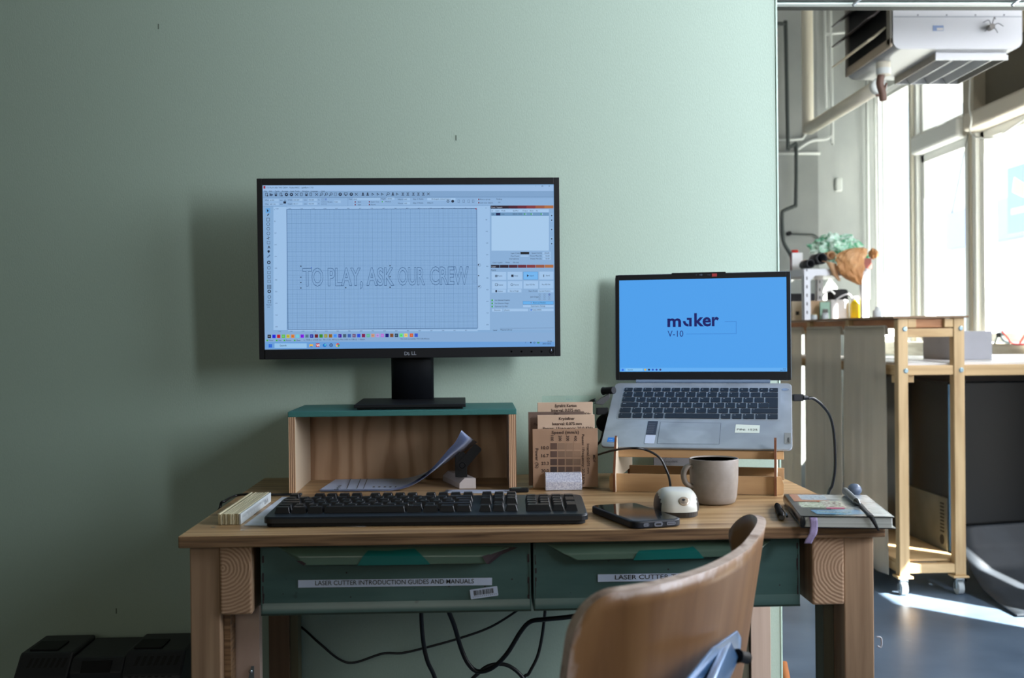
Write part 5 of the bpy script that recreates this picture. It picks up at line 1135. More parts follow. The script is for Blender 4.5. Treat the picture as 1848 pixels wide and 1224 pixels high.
# ================================================================== CHAIR IN THE FOREGROUND
CT = .79
top = [PZ(x, y, CT) for x, y in ((1085, 1058), (1160, 1046), (1250, 1020), (1312, 988), (1340, 958), (1351, 938))]
top = [top[0]+(top[0]-top[1])*.95]+top+[top[-1]+Vector((.004, .045, 0)), top[-1]+Vector((-.014, .095, 0))]
CV = catmull([Vector((p.x, p.y, 0)) for p in top], 10)
cl = [0]
for a, b_ in zip(CV, CV[1:]): cl.append(cl[-1]+(b_-a).length)
CLn = cl[-1]
def cpt(s_):
    s_ = max(0, min(CLn, s_))
    for i in range(len(cl)-1):
        if s_ <= cl[i+1]: t = (s_-cl[i])/(cl[i+1]-cl[i]); return CV[i].lerp(CV[i+1], t)
    return CV[-1]
mid = cpt(CLn*.5)
ax_ = (cpt(CLn)-cpt(0)).normalized(); outn = Vector((ax_.y, -ax_.x, 0))
ch = thing('chair', 'brown bent-plywood chair back in the foreground, seen from behind', 'chair', (mid.x-outn.x*.2, mid.y-outn.y*.2, 0))
RLc, RRc = .042, .058; ZB = .44
def zt_of(s_):
    if s_ < RLc: return CT-RLc*(1-math.sqrt(max(0, 1-((RLc-s_)/RLc)**2)))
    if s_ > CLn-RRc: q_ = (s_-(CLn-RRc))/RRc; return CT-RRc*(1-math.sqrt(max(0, 1-q_*q_)))
    return CT
def shell(u, v):
    # finer steps near the ends
    uu = u; uu = .5-.5*math.cos(PI*uu)*(.7)-.15*(1-2*uu) if False else u
    s_ = CLn*(.5-.5*math.cos(PI*uu)) if True else CLn*u
    z1 = zt_of(s_); z = ZB+(z1-ZB)*v
    dz_ = max(0, CT-.03-z); k = 1-((1.0*min(.16, dz_)+.2*max(0, dz_-.16))/.35 if s_ > CLn*.5 else 0)
    q_ = cpt(CLn*.5+(s_-CLn*.5)*k)
    d_ = outn*((z-CT)*.16+.011)
    return Vector((q_.x, q_.y, z))+Vector((d_.x, d_.y, 0))
mb = MB(); mb.grid(shell, 64, 20, chair_ply, thick=-.0105)
# the rim and the narrow faces are worn bare
N_ = len(mb.f); nside = 64*20*2; ke = mb.mi(chair_edge)
for i in range(nside, N_): mb.m[i] = ke
bkr = mb.build('backrest', ch)
wa = bkr.data.attributes.new('wear', 'FLOAT', 'POINT'); wvals = []
for i_, v_ in enumerate(bkr.data.vertices):
    q_ = i_ % (65*21); u_, w_ = (q_ % 65)/64, (q_//65)/20; s_ = CLn*(.5-.5*math.cos(PI*u_)); z_ = ZB+(zt_of(s_)-ZB)*w_
    d_ = min((zt_of(s_)-z_), s_, CLn-s_); wvals.append(.46*math.exp(-max(0, d_)/.014))
wa.data.foreach_set('value', wvals)
# scratches
mb = MB(); pale = plain('scratch_pale', c(176, 146, 124), .6)
def scr(x0, y0, x1, y1, w):
    def onsh(x, y):
        best = None
        d_ = ray(x, y); d_ = d_/d_.y
        for i in range(65):
            for j in range(21):
                p_ = shell(i/64, j/20); t_ = C_O+d_*p_.y
                e_ = (t_-p_).length
                if best is None or e_ < best[0]: best = (e_, p_)
        return C_O+d_*(best[1].y-.0135)
    a, b_ = onsh(x0, y0), onsh(x1, y1); n_ = (b_-a).normalized().cross(Vector((.8, -.6, 0))).normalized()*w
    mb.add([a+n_*.2, a-n_*.2, b_-n_, b_+n_], [(0, 1, 2, 3)], pale)
# frame below the picture edge: seat, stem and legs
fw2 = -outn
def cp(f_, s_, z): p_ = mid+fw2*f_+ax_*s_; return Vector((p_.x, p_.y, z))
mb = MB(); mb.prism([tuple((cp(f_, s_, 0)).to_2d()) for f_, s_ in ((.06, -.19), (.40, -.20), (.46, -.14), (.46, .14), (.40, .20), (.06, .19))], .44, .452, chair_ply); mb.build('seat', ch, bevel=.003)
for f_, s_ in ((.08, -.16), (.08, .16), (.38, -.16), (.38, .16)):
    mb = MB(); mb.cyl(cp(f_*1.12-.03, s_*1.15, 0), cp(f_, s_, .44), .011, blue_metal, 14); mb.build('leg', ch)
# blue-grey steel bracket that carries the backrest
A = [(1331, 1137, 1.150), (1340, 1152, 1.150), (1337, 1185, 1.130), (1312, 1240, 1.060), (1228, 1240, .985), (1287, 1168, 1.075)]
mb = MB(); V = [PY(x, y, Y-.010) for x, y, Y in A]; nrm = (V[1]-V[0]).cross(V[5]-V[0]).normalized(); nrm = nrm if nrm.dot(Vector((0, -1, 0))) > 0 else -nrm
V2 = [p_-nrm*.004 for p_ in V]
mb.add(V+V2, [(0, 1, 2, 5), (2, 3, 4, 5), (6, 11, 8, 7), (8, 11, 10, 9)]+[(i, 6+i, 6+(i+1) % 6, (i+1) % 6) for i in range(6)], blue_metal)
br = mb.build('back_bracket', ch, bevel=.002, seg=3)
mb = MB(); R0 = [PY(1318, 1152, 1.128), PY(1333, 1184, 1.108), PY(1310, 1240, 1.03), PY(1268, 1240, .99), PY(1302, 1170, 1.085)]
Rt = [PY(1318, 1156, 1.110), PY(1328, 1184, 1.092), PY(1303, 1240, 1.01), PY(1282, 1240, .985), PY(1308, 1176, 1.072)]
mb.add(R0+Rt, [(5, 6, 7, 8, 9)]+[(i, (i+1) % 5, 5+(i+1) % 5, 5+i) for i in range(5)], blue_metal, True); mb.build('pressed_rib', br, bevel=.003, seg=3)
mb = MB(); k0, k1 = PY(1331, 1184, 1.105), PY(1349, 1188, 1.115); mb.cyl(k0, k1, .0058, blackm, 18, .0062); mb.build('knob', br, bevel=.0015)
mb = MB(); mb.cyl(cp(-.055, 0, .36), cp(-.052, 0, .60), .014, blue_metal, 14); mb.tube([cp(-.055, 0, .37), cp(-.03, 0, .33), cp(.1, 0, .425)], .013, blue_metal); mb.build('back_stem', ch)

# ================================================================== CABLES UNDER THE BENCH
def cable(label, pts, r, grp=None):
    P = [PY(*p_) if len(p_) == 3 else Vector(p_[0]) for p_ in pts]
    mb = MB(); mb.tube(P, r, rubber, 10); o = mb.build('cable'); tag(o, label, 'cable'); return o
ZU = 1.9
cable('thin black cable sagging in a long arc from left leg to right', [(462, 1095, 2.133), (480, 1106, 2.133), (537, 1128, 2.133), (575, 1160, 2.1), (612, 1190, 2.1), (640, 1196, 2.1), (690, 1180, 2.1), (725, 1179, 2.1), (765, 1170, 2.1), (830, 1152, 2.1), (885, 1132, 2.1), (935, 1101, 2.09), (950, 1085, 2.08)], .0022)
cable('black cable dropping straight below the barcode-side drawer, leftmost of the thick cables', [(760, 1085, 2.0), (761, 1125, 2.01), (765, 1165, 2.02), (772, 1195, 2.02), (786, 1228, 2.03), (800, 1300, 2.03), (810, 1500, 2.04)], .0040)
cable('thick black cable that drops, bends at the bottom and rises to the chair', [(808, 1100, 1.96), (820, 1130, 1.97), (832, 1170, 1.98), (845, 1198, 1.98), (862, 1212, 1.98), (888, 1206, 1.97), (915, 1180, 1.96), (940, 1140, 1.95), (958, 1122, 1.94), (985, 1118, 1.93), (1032, 1113, 1.92), (1090, 1100, 1.91)], .0041)
cable('looped black cable arching up at the bottom edge beside the chair', [(840, 1240, 2.04), (858, 1220, 2.04), (880, 1203, 2.04), (905, 1199, 2.04), (925, 1206, 2.04), (945, 1226, 2.04), (960, 1260, 2.04), (960, 1400, 2.04)], .0036)
cable('thin black cable hanging just left of the chair back', [(984, 1085, 2.06), (983, 1110, 2.06), (978, 1150, 2.07), (970, 1185, 2.07), (955, 1215, 2.07), (942, 1240, 2.07), (930, 1400, 2.07)], .0030)

# ================================================================== TOOL CASE, LEFT FLOOR
TY = 1.95; tl = PY(22, 1172, TY); tr_ = PY(326, 1150, TY); tl.z = PY(60, 1158, TY+.13).z; tr_.z = PY(280, 1150, TY+.13).z; tm0, tm1 = PY(122, 1160, TY).x, PY(216, 1160, TY).x
tb = thing('tool_charger_case', 'black vented plastic machine case on the floor, bottom left corner', 'case', ((tl.x+tr_.x)/2, TY, 0))
tz = (tl.z+tr_.z)/2+.004; cm_ = plain('case_plastic', c(30, 32, 38), .5, bump=.1); co = plain('case_vent_dark', c(8, 8, 10), .7)
def module(x0, x1, ns, name):
    mb = MB(); prof = [(TY, 0), (TY, tz-.035), (TY+.03, tz-.004), (TY+.034, tz), (TY+.15, tz), (TY+.155, 0)]
    mb.prism(prof, x0, x1, cm_, Mh); o = mb.build(name, tb, bevel=.004)
    w_ = (x1-x0-.024)/ns
    for i in range(ns):
        xa = x0+.012+i*w_; mb = MB(); sk = .010
        mb.add([(xa, TY-.0006, tz-.037), (xa+w_*.55, TY-.0006, tz-.037), (xa+w_*.55+sk, TY+.0255, tz-.0075), (xa+sk, TY+.0255, tz-.0075)], [(0, 1, 2, 3)], co)
        mb.box(xa-.002, xa+w_*.5-.002, TY-.0006, TY+.001, tz-.085, tz-.043, co); mb.build('vent_slot', o)
    return o
module(tl.x, tm0-.002, 7, 'left_module'); mr = module(tm1+.001, tr_.x, 7, 'right_module')
mb = MB(); prof = [(TY+.008, 0), (TY+.008, tz-.028), (TY+.028, tz-.008), (TY+.15, tz-.006), (TY+.15, 0)]; mb.prism(prof, tm0-.002, tm1+.001, cm_, Mh); cmod = mb.build('centre_module', tb, bevel=.003)
mb = MB(); mb.prism([(TY+.006, tz-.030), (TY+.018, tz-.012), (TY+.022, tz-.012), (TY+.022, tz-.030)], tm0+.018, tm1-.02, blackm, Mh); mb.build('grip', cmod, bevel=.001)
for k in range(2): 
    xa = (tl.x+.012, tm1+.010)[k]; mb = MB(); mb.box(xa, xa+.05, TY+.045, TY+.1, tz, tz+.003, blackm); mb.build('top_plate', tb, bevel=.001)
mb = MB(); mb.prism([(tr_.x+.0005, 0), (tr_.x+.012, 0), (tr_.x+.012, tz-.085), (tr_.x+.006, tz-.060), (tr_.x+.0005, tz-.075)], -.06, -.02, blackm, frame((0, TY, 0), (1, 0, 0), (0, 0, 1))); mb.build('side_latch', tb)

# ================================================================== RACK BEHIND THE WALL
RT = 1.0722
RXa, RXb, RXc, RXd = 1.6168, 1.656, 1.834, 1.876
rk = thing('wooden_rack', 'tall pine rack on casters behind the wall, hung with cloth strips', 'rack', (RXa, 4.2, 0))
for y in (4.2, 4.765, 5.33, 6.1):
    for xa, xb in ((RXa, RXb), (RXc, RXd)):
        mb = MB(); mb.box(xa, xb, y, y+.042, .075, RT-.006, pine_light); mb.build('post', rk, bevel=.003)
mb = MB(); mb.box(RXa-.02, RXd+.012, 4.19, 6.3, RT-.006, RT+.002, plain('hardboard_top', c(128, 104, 80), .7)); mb.build('top_board', rk)
def rail(name, *a, m_=pine_light_h): mb = MB(); mb.box(*a, m_); return mb.build(name, rk, bevel=.002)
orange_wood = mixed('orange_rail_wood', [(.3, c(176, 122, 84)), (.7, c(204, 150, 108))], scale=(4, 2, 20), nscale=3, rough=.6, bump=.05)
for xa in (RXb-.018, RXc): rail('top_rail', xa, xa+.018, 4.245, 6.1, RT-.046, RT-.008, m_=orange_wood)
rail('cross_rail', RXb+.0005, RXc-.0005, 4.222, 4.24, RT-.042, RT-.008, m_=orange_wood); rail('block', RXb+.0005, RXb+.034, 4.203, 4.221, RT-.042, RT-.008); rail('block', RXc-.034, RXc-.0005, 4.203, 4.221, RT-.042, RT-.008)
rail('cross_rail', RXb+.0005, RXc-.0005, 4.205, 4.235, RT-.079, RT-.046)
for y in (4.4, 4.62, 4.95, 5.2, 5.5): rail('block', RXa, RXb, y, y+.02, RT-.060, RT-.046)
zr0, zr1 = PY(1690, 677, 4.2).z, PY(1690, 659.5, 4.2).z
rail('middle_rail', RXb+.0005, RXc-.0005, 4.205, 4.235, zr0, zr1); rail('block', RXa-.0, RXb+.04, 4.243, 4.27, zr0-.030, zr0-.001)
rail('side_rail', RXa+.004, RXb-.01, 4.243, 6.1, zr0, zr1)
rail('base_rail', RXb+.0005, RXc-.0005, 4.203, 4.235, .085, .120); rail('base_rail', RXa, RXb-.01, 4.243, 6.1, .085, .120); rail('base_rail', RXc+.01, RXd, 4.243, 6.1, .085, .120)
rail('base_shelf', RXa+.002, RXd-.002, 4.245, 6.1, .121, .131)
for y in (4.2,):
    for xx in (RXa+.02, RXc+.02): rail('foot_block', xx-.03, xx+.03, 4.19, 4.25, .066, .0745)
for xx, y in ((RXa+.018, 4.215), (RXc+.02, 4.215), (RXa+.02, 6.08), (RXc+.02, 6.08)):
    mb = MB(); mb.cyl((xx-.011, y, .026), (xx+.011, y, .026), .026, plain('caster_pale_plastic', c(180, 190, 196), .2), 20); mb.box(xx-.016, xx+.016, y-.014, y+.016, .056, .066, steel); mb.box(xx-.016, xx-.013, y-.01, y+.01, .02, .06, steel); mb.box(xx+.013, xx+.016, y-.01, y+.01, .02, .06, steel); mb.build('caster', rk, bevel=.001)
for x, y in ((1633, 594), (1734, 592.5), (1635, 669.5), (1735, 668)):
    p_ = PY(x, y, 4.199); mb = MB(); mb.cyl(p_, p_+Vector((0, -.005, 0)), .0095, plain('zinc_bolt', c(150, 176, 186), .3, metal=.6), 14, .007); mb.build('bolt', rk)
# cloth strips
def strip(y0, y1, label, seed, zb_):
    rnd = random.Random(seed); ph_ = rnd.uniform(0, 6); X = RXa-.012; W_ = y1-y0
    t_ = thing('cloth_strip', label, 'cloth', (X, (y0+y1)/2, zb_), group=None)
    def f(u, v):
        z = RT-.036-(RT-.036-zb_)*v; amp = .010*min(1, v*3+.1)
        nar = 1-.04*math.sin(v*2.4)
        yy = y0+W_*.5+(u-.5)*W_*nar+.01*math.sin(v*3+ph_)
        return Vector((X-.010+amp*math.sin(u*9+ph_+v*.8)*.7+amp*.5*math.sin(u*21+ph_*2)-.006*v, yy, z))
    mb = MB(); mb.grid(f, 48, 24, cloth_m, thick=.0015); mb.build('hanging_panel', t_)
    mb = MB()
    def g(u, v):
        a_ = PI*v; return Vector((X-.014+.018*(1-math.cos(a_))/2+.002*math.sin(u*8), y0+W_*u, RT-.040+.012*math.sin(a_)-.03*v*v))
    mb.grid(g, 12, 8, cloth_m, thick=.0015); mb.build('folded_top', t_)
strip(4.275, 4.745, 'linen cloth strip hanging nearest the rack front post', 1, .065)
strip(4.80, 5.29, 'linen cloth strip in the middle of the three on the rack', 4, .10)
strip(5.38, 5.86, 'linen cloth strip partly hidden behind the laptop screen', 9, .10)
# low table joined to the rack and what stands on it
lt_ = thing('low_table', 'low pine table with pale top beside the rack under the window', 'table', (1.9, 4.21, 0))
mb = MB(); mb.box(RXd+.0015, 2.72, 4.205, 4.245, zr0-.004, zr1, pine_light_h); mb.build('front_rail', lt_, bevel=.002)
mb = MB(); mb.box(RXd+.0015, 2.72, 4.246, 5.45, zr1-.004, zr1+.008, plain('pale_laminate', c(224, 222, 220), .4)); mb.build('table_top', lt_)
mb = MB(); mb.box(RXb+.001, RXc-.001, 4.246, 6.1, zr1-.004, zr1+.008, MATS['pale_laminate']); mb.build('middle_shelf', rk)
for xx in (2.67, ):
    for y in (4.25, 5.38): mb = MB(); mb.box(xx, xx+.045, y, y+.045, 0, zr1-.004, pine_light); mb.build('leg', lt_)
mb = MB(); mb.box(RXd+.002, RXd+.042, 5.38, 5.425, 0, zr1-.004, pine_light); mb.build('leg', lt_)
zl = zr1+.008
a_, b_ = PY(1740, 650, 4.62), PY(1791, 650, 4.62)
pb_ = thing('cardboard_box', 'plain pale grey-blue box on the low table behind the rack post', 'box', ((a_.x+b_.x)/2, 4.7, zl))
mb = MB(); bx0 = PY(1709, 640, 4.9).x; mb.box(max(a_.x-.062, RXd+.004), b_.x, 4.62, 4.90, zl+.0005, PY(1770, 597.5, 4.62).z, mixed('pale_box_board', [(.3, c(166, 168, 176)), (.7, c(178, 180, 188))], nscale=6, rough=.6, bump=0)); mb.build('box_body', pb_, bevel=.002)
p_ = PY(1705, 632, 5.0); mb = MB(); mb.box(p_.x-.006, p_.x+.012, 4.98, 5.0, zl, zl+.030, blackm); o = mb.build('black_clip', bevel=.002); tag(o, 'tiny black clip standing just left of the pale box', 'clip')
# laser cutter
mc_ = thing('laser_cutter', 'large black machine cabinet under the low table', 'machine', (2.28, 4.37, 0))
M0, M1 = 1.884, 2.66; mz0, mz1 = .125, PY(1760, 689, 4.37).z
mb = MB(); mb.box(M0, M1, 4.37, 5.30, mz0, mz1, machine); mb.build('cabinet', mc_, bevel=.006)
mb = MB(); mb.box(M0-.002, M0+.008, 4.366, 4.372, mz0+.01, mz1-.01, machine_e); mb.build('corner_trim', mc_)
mb = MB(); mb.box(M0+.02, M1-.02, 4.40, 5.28, mz1, mz1+.03, plain('dark_brown_lid', c(50, 42, 36), .5)); mb.build('lid', mc_)
mb = MB()
for xx in (M0+.05, M1-.08): mb = MB(); mb.box(xx, xx+.04, 4.42, 4.46, 0, mz0, blackm); mb.box(xx, xx+.04, 5.2, 5.24, 0, mz0, blackm); mb.build('foot', mc_)
mb = MB(); mb.box(M0-.006, M0-.0005, 4.378, 4.80, mz0+.002, .345, panel_steel); sp_ = mb.build('side_panel', mc_, bevel=.002, label='brushed steel lower side panel')
for k in range(9):
    z_ = .315-k*.014; mb = MB(); mb.box(M0-.0075, M0-.0058, 4.405, 4.44, z_, z_+.006, co); mb.build('vent_slot', sp_)
mb = MB(); mb.cyl((M0-.0075, 4.425, .172), (M0-.0058, 4.425, .172), .020, co, 20); mb.build('hose_port', sp_)
# black rubber chute from machine to floor
def chute(u, v):
    P_ = [(4.352, .235), (4.318, .16), (4.24, .085), (4.13, .035), (4.0, .014), (3.86, .006)]
    f_ = v*(len(P_)-1); i = min(int(f_), 4); t = f_-i; y = P_[i][0]*(1-t)+P_[i+1][0]*t; z = P_[i][1]*(1-t)+P_[i+1][1]*t
    sm = 0
    return Vector((1.915+.60*u-.012*v, y-.004, z+.03*u*(1-v)))
mb = MB(); mb.grid(chute, 10, 30, mat_m, thick=.004); o = mb.build('rubber_sheet'); tag(o, 'curved black rubber sheet running from the machine down to the floor', 'mat')

# window sill clutter
zs = .946
def sp(x, y, Y): return PY(x, y, Y)
cl_ = thing('clamp', 'small silver clamp with dark jaw on the sill at the right edge', 'clamp', PX(1812, 612, 2.74))
p_ = PX(1812, 616, 2.745); 
mb = MB(); mb.tube([p_+Vector((0, .10, -.012)), p_+Vector((0, .05, .03)), p_+Vector((0, -.01, .0)), p_+Vector((0, -.07, -.008))], .009, steel); mb.build('jaw', cl_)
mb = MB(); mb.box(p_.x-.01, p_.x+.01, p_.y+.02, p_.y+.07, p_.z+.02, p_.z+.045, blackm); mb.build('grip', cl_, bevel=.004)
sr = thing('red_handled_tool', 'red-handled tool lying on the sill at the right edge', 'tool', PX(1830, 616, 2.74))
p_ = PX(1832, 616, 2.74); red = plain('red_handle', c(190, 50, 50), .4)
mb = MB(); mb.tube([p_+Vector((0, .14, .05)), p_+Vector((0, .08, .02)), p_+Vector((0, .02, -.014)), p_+Vector((0, -.15, -.014))], .005, red); mb.build('handle', sr)
mb = MB(); mb.tube([p_+Vector((0, -.05, -.008)), p_+Vector((0, -.10, .03)), p_+Vector((0, -.16, .06))], .005, red); mb.build('handle', sr)

# ================================================================== METAL SHELF ON THE RACK
zR = RT+.002; SHY = 5.40
s0_, s1_ = PY(1456, 500, SHY), PY(1561, 500, SHY); ztop = PY(1456, 486, SHY).z
sf = thing('metal_shelf', 'small white slotted-angle metal shelf standing on the wooden rack', 'shelf', (s0_.x, SHY, zR))
shelf_m = plain('shelf_white_steel', c(206, 210, 216), .4, metal=.1); slot_m = plain('slot_dark', c(70, 74, 80), .7)
dv_ = Vector((-.10, .40, 0)); wv = Vector((s1_.x-s0_.x, 0, 0))
for k, base in enumerate((Vector((s0_.x-.016, SHY, zR)), Vector((s1_.x-.016, SHY, zR)), Vector((s0_.x-.016, SHY, zR))+dv_, Vector((s1_.x-.016, SHY, zR))+dv_)):
    mb = MB(); x, y = base.x, base.y
    mb.box(x, x+.034, y, y+.003, zR, ztop, shelf_m); mb.box(x, x+.003, y, y+.034, zR, ztop, shelf_m)
    for j in range(6): z_ = zR+.03+j*.042; mb.box(x+.013, x+.019, y-.0006, y, z_, z_+.016, slot_m)
    mb.build('post', sf)
mb = MB(); a_ = Vector((s0_.x-.018, SHY+.003, 0)); b_ = Vector((s1_.x+.02, SHY+.003, 0))
mb.add([Vector((p_.x, p_.y, z)) for z in (ztop-.032, ztop+.001) for p_ in (a_, b_, b_+dv_, a_+dv_)], [(0, 1, 2, 3), (4, 7, 6, 5), (0, 4, 5, 1), (1, 5, 6, 2), (2, 6, 7, 3), (3, 7, 4, 0)], shelf_m); mb.build('top_shelf', sf)
mb = MB(); mb.add([(a_.x+.034, SHY-.001, ztop-.032), (a_.x+.06, SHY-.001, ztop-.032), (a_.x+.034, SHY-.001, ztop-.06)], [(0, 1, 2)], shelf_m); mb.build('gusset', sf)
# objects in the shelf
def pbox(name, label, cat, x0, x1, yt, Y, dep, mat, z0=zR, bevel=.002, extra=None, yb=None):
    a_, b_ = PY(x0, yt, Y), PY(x1, yt, Y); zt_2 = a_.z
    t_ = thing(name, label, cat, ((a_.x+b_.x)/2, Y, z0)); mb = MB(); mb.box(a_.x, b_.x, Y, Y+dep, z0+.0005, zt_2, mat); o = mb.build('body', t_, bevel=bevel)
    if extra: extra(t_, a_, b_)
    return t_
creamb = plain('cream_carton', c(206, 190, 164), .6); greyb = plain('grey_carton', c(150, 142, 138), .6)
pbox('carton', 'cream carton with a dark slot beside the shelf post, next to the laptop', 'box', 1429, 1449, 544, 5.74, .12, creamb, extra=lambda t_, a, b: (lambda mb: (mb.box(a.x+.02, b.x-.02, 5.7392, 5.74, zR+.03, zR+.05, co), mb.build('slot', t_)))(MB()))
pbox('carton', 'dark flat box at the back of the metal shelf', 'box', 1428, 1477, 530, 5.95, .15, plain('dark_carton', c(46, 48, 56), .6))
t_ = pbox('carton', 'tan carton in the middle of the metal shelf', 'box', 1463, 1490, 543, 5.56, .12, plain('tan_carton', c(198, 168, 132), .6))
pbox('blister_pack', 'pale green hanging blister pack on the metal shelf', 'packet', 1480, 1498, 545, 5.50, .012, plain('mint_card', c(150, 190, 170), .5), extra=lambda t_, a, b: (lambda mb: (mb.box(a.x+.012, b.x-.012, 5.494, 5.4995, zR+.035, zR+.055, plain('pack_window', c(90, 90, 84), .5)), mb.build('window', t_)))(MB()))
def jar(label, x, y0, y1, r, Y, mat, lid_m, cat='jar', name='jar', neck=.6, z0=zR):
    p_ = PY(x, y1, Y); h = PY(x, y0, Y).z-z0; t_ = thing(name, label, cat, (p_.x, Y, z0)); mb = MB()
    mb.lathe([(r*.9, .0005), (r, .004), (r, h*.62), (r*.92, h*.72), (r*neck, h*.84), (r*neck, h*.86)], mat, XF[t_], 24); mb.build('body', t_)
    mb = MB(); mb.lathe([(r*neck*1.05, h*.86), (r*neck*1.05, h), (0, h)], lid_m, XF[t_], 20); mb.build('lid', t_)
glassj = plain('jar_glass', c(190, 200, 205), .1)
jar('left small glass jar on the metal shelf beside its post', 1469, 567, 582, .016, 5.44, glassj, plain('jar_lid_yellow', c(190, 180, 140), .4), neck=.95)
jar('small glass jar under the mint blister pack', 1489, 565, 580, .018, 5.46, glassj, shelf_m, neck=.8)
jar('bright yellow bottle with white cap at the right of the shelf', 1545, 535, 577, .029, 5.47, plain('yellow_plastic', c(244, 204, 30), .35), shelf_m, 'bottle', 'bottle', .42)
jar('clear bottle on the rack right of the metal shelf', 1583, 554, 578, .020, 5.10, plain('clear_pale', c(214, 220, 224), .15), shelf_m, 'bottle', 'bottle', .4)
t_ = pbox('tool_tub', 'white tub with a curved handle on the metal shelf', 'tub', 1499, 1533, 541, 5.50, .18, plain('white_tub', c(216, 214, 212), .45), bevel=.01)
mb = MB(); mb.tube([PY(1508, 542, 5.5), PY(1520, 534, 5.5), PY(1531, 531, 5.5), PY(1537, 537, 5.49), PY(1536, 546, 5.49)], .004, shelf_m); mb.build('handle', t_)
o = MB(); o.tube([PY(1484, 548, 5.60), PY(1484, 535, 5.6), PY(1492, 527, 5.6), PY(1500, 525, 5.6), PY(1506, 530, 5.62)], .0045, shelf_m); o = o.build('white_hose'); tag(o, 'white hose loop behind the tan carton on the shelf', 'hose')
o = MB(); o.box(PY(1502, 530, 5.75).x, PY(1532, 530, 5.75).x, 5.75, 5.85, zR, PY(1510, 522, 5.75).z, blackm); o = o.build('black_bag', bevel=.015, seg=3); tag(o, 'black bag behind the white tub on the shelf', 'bag')

# objects on top of the shelf
zT = ztop+.0015
t_ = thing('solvent_can', 'white can with red cap at the left end of the shelf top', 'can', (PY(1438, 480, 5.72).x, 5.72, zT))
a_, b_ = PY(1427, 470, 5.70), PY(1449, 470, 5.70); zc = PY(1438, 456, 5.7).z
mb = MB(); mb.box(a_.x+.006, b_.x, 5.70, 5.735, zT, zc, plain('can_white', c(226, 228, 230), .3), mats={4: plain('can_label', c(120, 60, 70), .4)}); mb.build('body', t_, bevel=.003)
mb = MB(); mb.cyl(((a_.x+b_.x)/2-.004, 5.717, zc), ((a_.x+b_.x)/2-.004, 5.717, zc+.014), .018, plain('red_cap', c(214, 50, 40), .4), 16); mb.build('cap', t_)
def blob(name, label, cat, cx, cy, rx, ry, Y, dep, mat, seed, amp=.3, sc=18, zmin=None):
    """crumpled heap: a noisy, flattened ball resting on the shelf"""
    cpos = PY(cx, cy, Y); RX, RZ_ = rx/F_PX*Y, ry/F_PX*Y; n1, n2 = 56, 34
    off = Vector((seed*3.1, seed*1.7, 0))
    def f(u, v):
        a_ = 2*PI*u; e_ = -PI/2+PI*v; d_ = Vector((math.cos(a_)*math.cos(e_), math.sin(a_)*math.cos(e_), math.sin(e_)))
        k = 1+amp*(abs(noise.noise(d_*1.7+off))*1.6-.35)+amp*.5*noise.noise(d_*5.3+off)+amp*.25*noise.noise(d_*12+off)
        z = cpos.z+RZ_*d_.z*k
        return Vector((cpos.x+RX*d_.x*k, cpos.y+dep*d_.y*k, max(z, zmin) if zmin else z))
    mb = MB(); mb.grid(f, n1, n2, mat, smooth=False); o = mb.build(name); tag(o, label, cat); return o
wrap = mixed('green_plastic_wrap', [(.3, c(20, 130, 80)), (.42, c(120, 205, 165)), (.55, c(225, 245, 236)), (.75, c(70, 180, 130))], nscale=16, rough=.2, bump=.2, distortion=1.5)
blob('plastic_wrap', 'crumpled green and white plastic wrap on top of the shelf', 'wrap', 1511, 449, 42, 24, 5.69, .09, wrap, 2, .5, zmin=zT)
kraft = mixed('kraft_paper', [(.3, c(180, 124, 76)), (.55, c(206, 152, 100)), (.75, c(226, 190, 150))], nscale=10, rough=.6, bump=.2)
# kraft bag sagging over the shelf's right front corner: crumpled cone hanging point down
c0_ = PY(1545, 478, 5.345)
def bagf(u, v):
    # outline half widths by height, in pixels of the shelf's distance
    prof = [(1556, 514, 3), (1549, 505, 13), (1543, 494, 21), (1538, 482, 25), (1537, 470, 26), (1541, 460, 25), (1548, 452, 22), (1552, 447, 12)]
    f_ = v*(len(prof)-1); i = min(int(f_), len(prof)-2); t = f_-i
    x, y, w_ = [prof[i][k]*(1-t)+prof[i+1][k]*t for k in range(3)]
    a_ = 2*PI*u; p_ = PY(x, y, 5.335); r_ = w_/F_PX*5.335
    k = 1+.34*noise.noise(Vector((math.cos(a_)*1.5, math.sin(a_)*1.5, v*3)))+.22*noise.noise(Vector((math.cos(a_)*4, math.sin(a_)*4, v*9)))
    return Vector((p_.x+r_*math.cos(a_)*k, p_.y+.028+min(r_, .045)*math.sin(a_)*k*.8, p_.z))
mb = MB(); mb.grid(bagf, 40, 24, kraft, smooth=False); o = mb.build('paper_bag'); tag(o, 'crumpled brown paper bag drooping over the right end of the shelf', 'bag')
pbox('small_box', 'reddish-brown carton beside the paper bag', 'box', 1558, 1573, 466, 5.44, .05, plain('red_brown_carton', c(160, 92, 80), .6), z0=zT)
blob('orange_paper', 'scrap of orange paper at the far right of the shelf top', 'paper', 1576, 458, 7, 9, 5.46, .03, kraft, 5, .4)
def roll(label, x, y, r, Y, mat, dep=.12):
    p_ = PY(x, y, Y); R_ = r/F_PX*Y; t_ = thing('material_roll', label, 'roll', (p_.x, Y, p_.z-R_)); n = 22
    mb = MB(); M_ = frame((p_.x, Y, p_.z), (1, 0, 0), (0, 0, 1))
    outer = [(R_*math.cos(2*PI*i/n), R_*math.sin(2*PI*i/n)) for i in range(n)]
    mb.lathe([(R_*.70, -dep), (R_, -dep), (R_, 0), (R_*.70, 0), (R_*.68, -dep)], mat, M_, n); mb.build('tube', t_)
blk = plain('black_leather', c(22, 24, 30), .45); tan = plain('tan_leather', c(190, 150, 112), .55)
zc_ = 1
roll('black leather roll lying on the shelf top, larger open end', 1483, 466.5, 10.5, 5.42, blk)
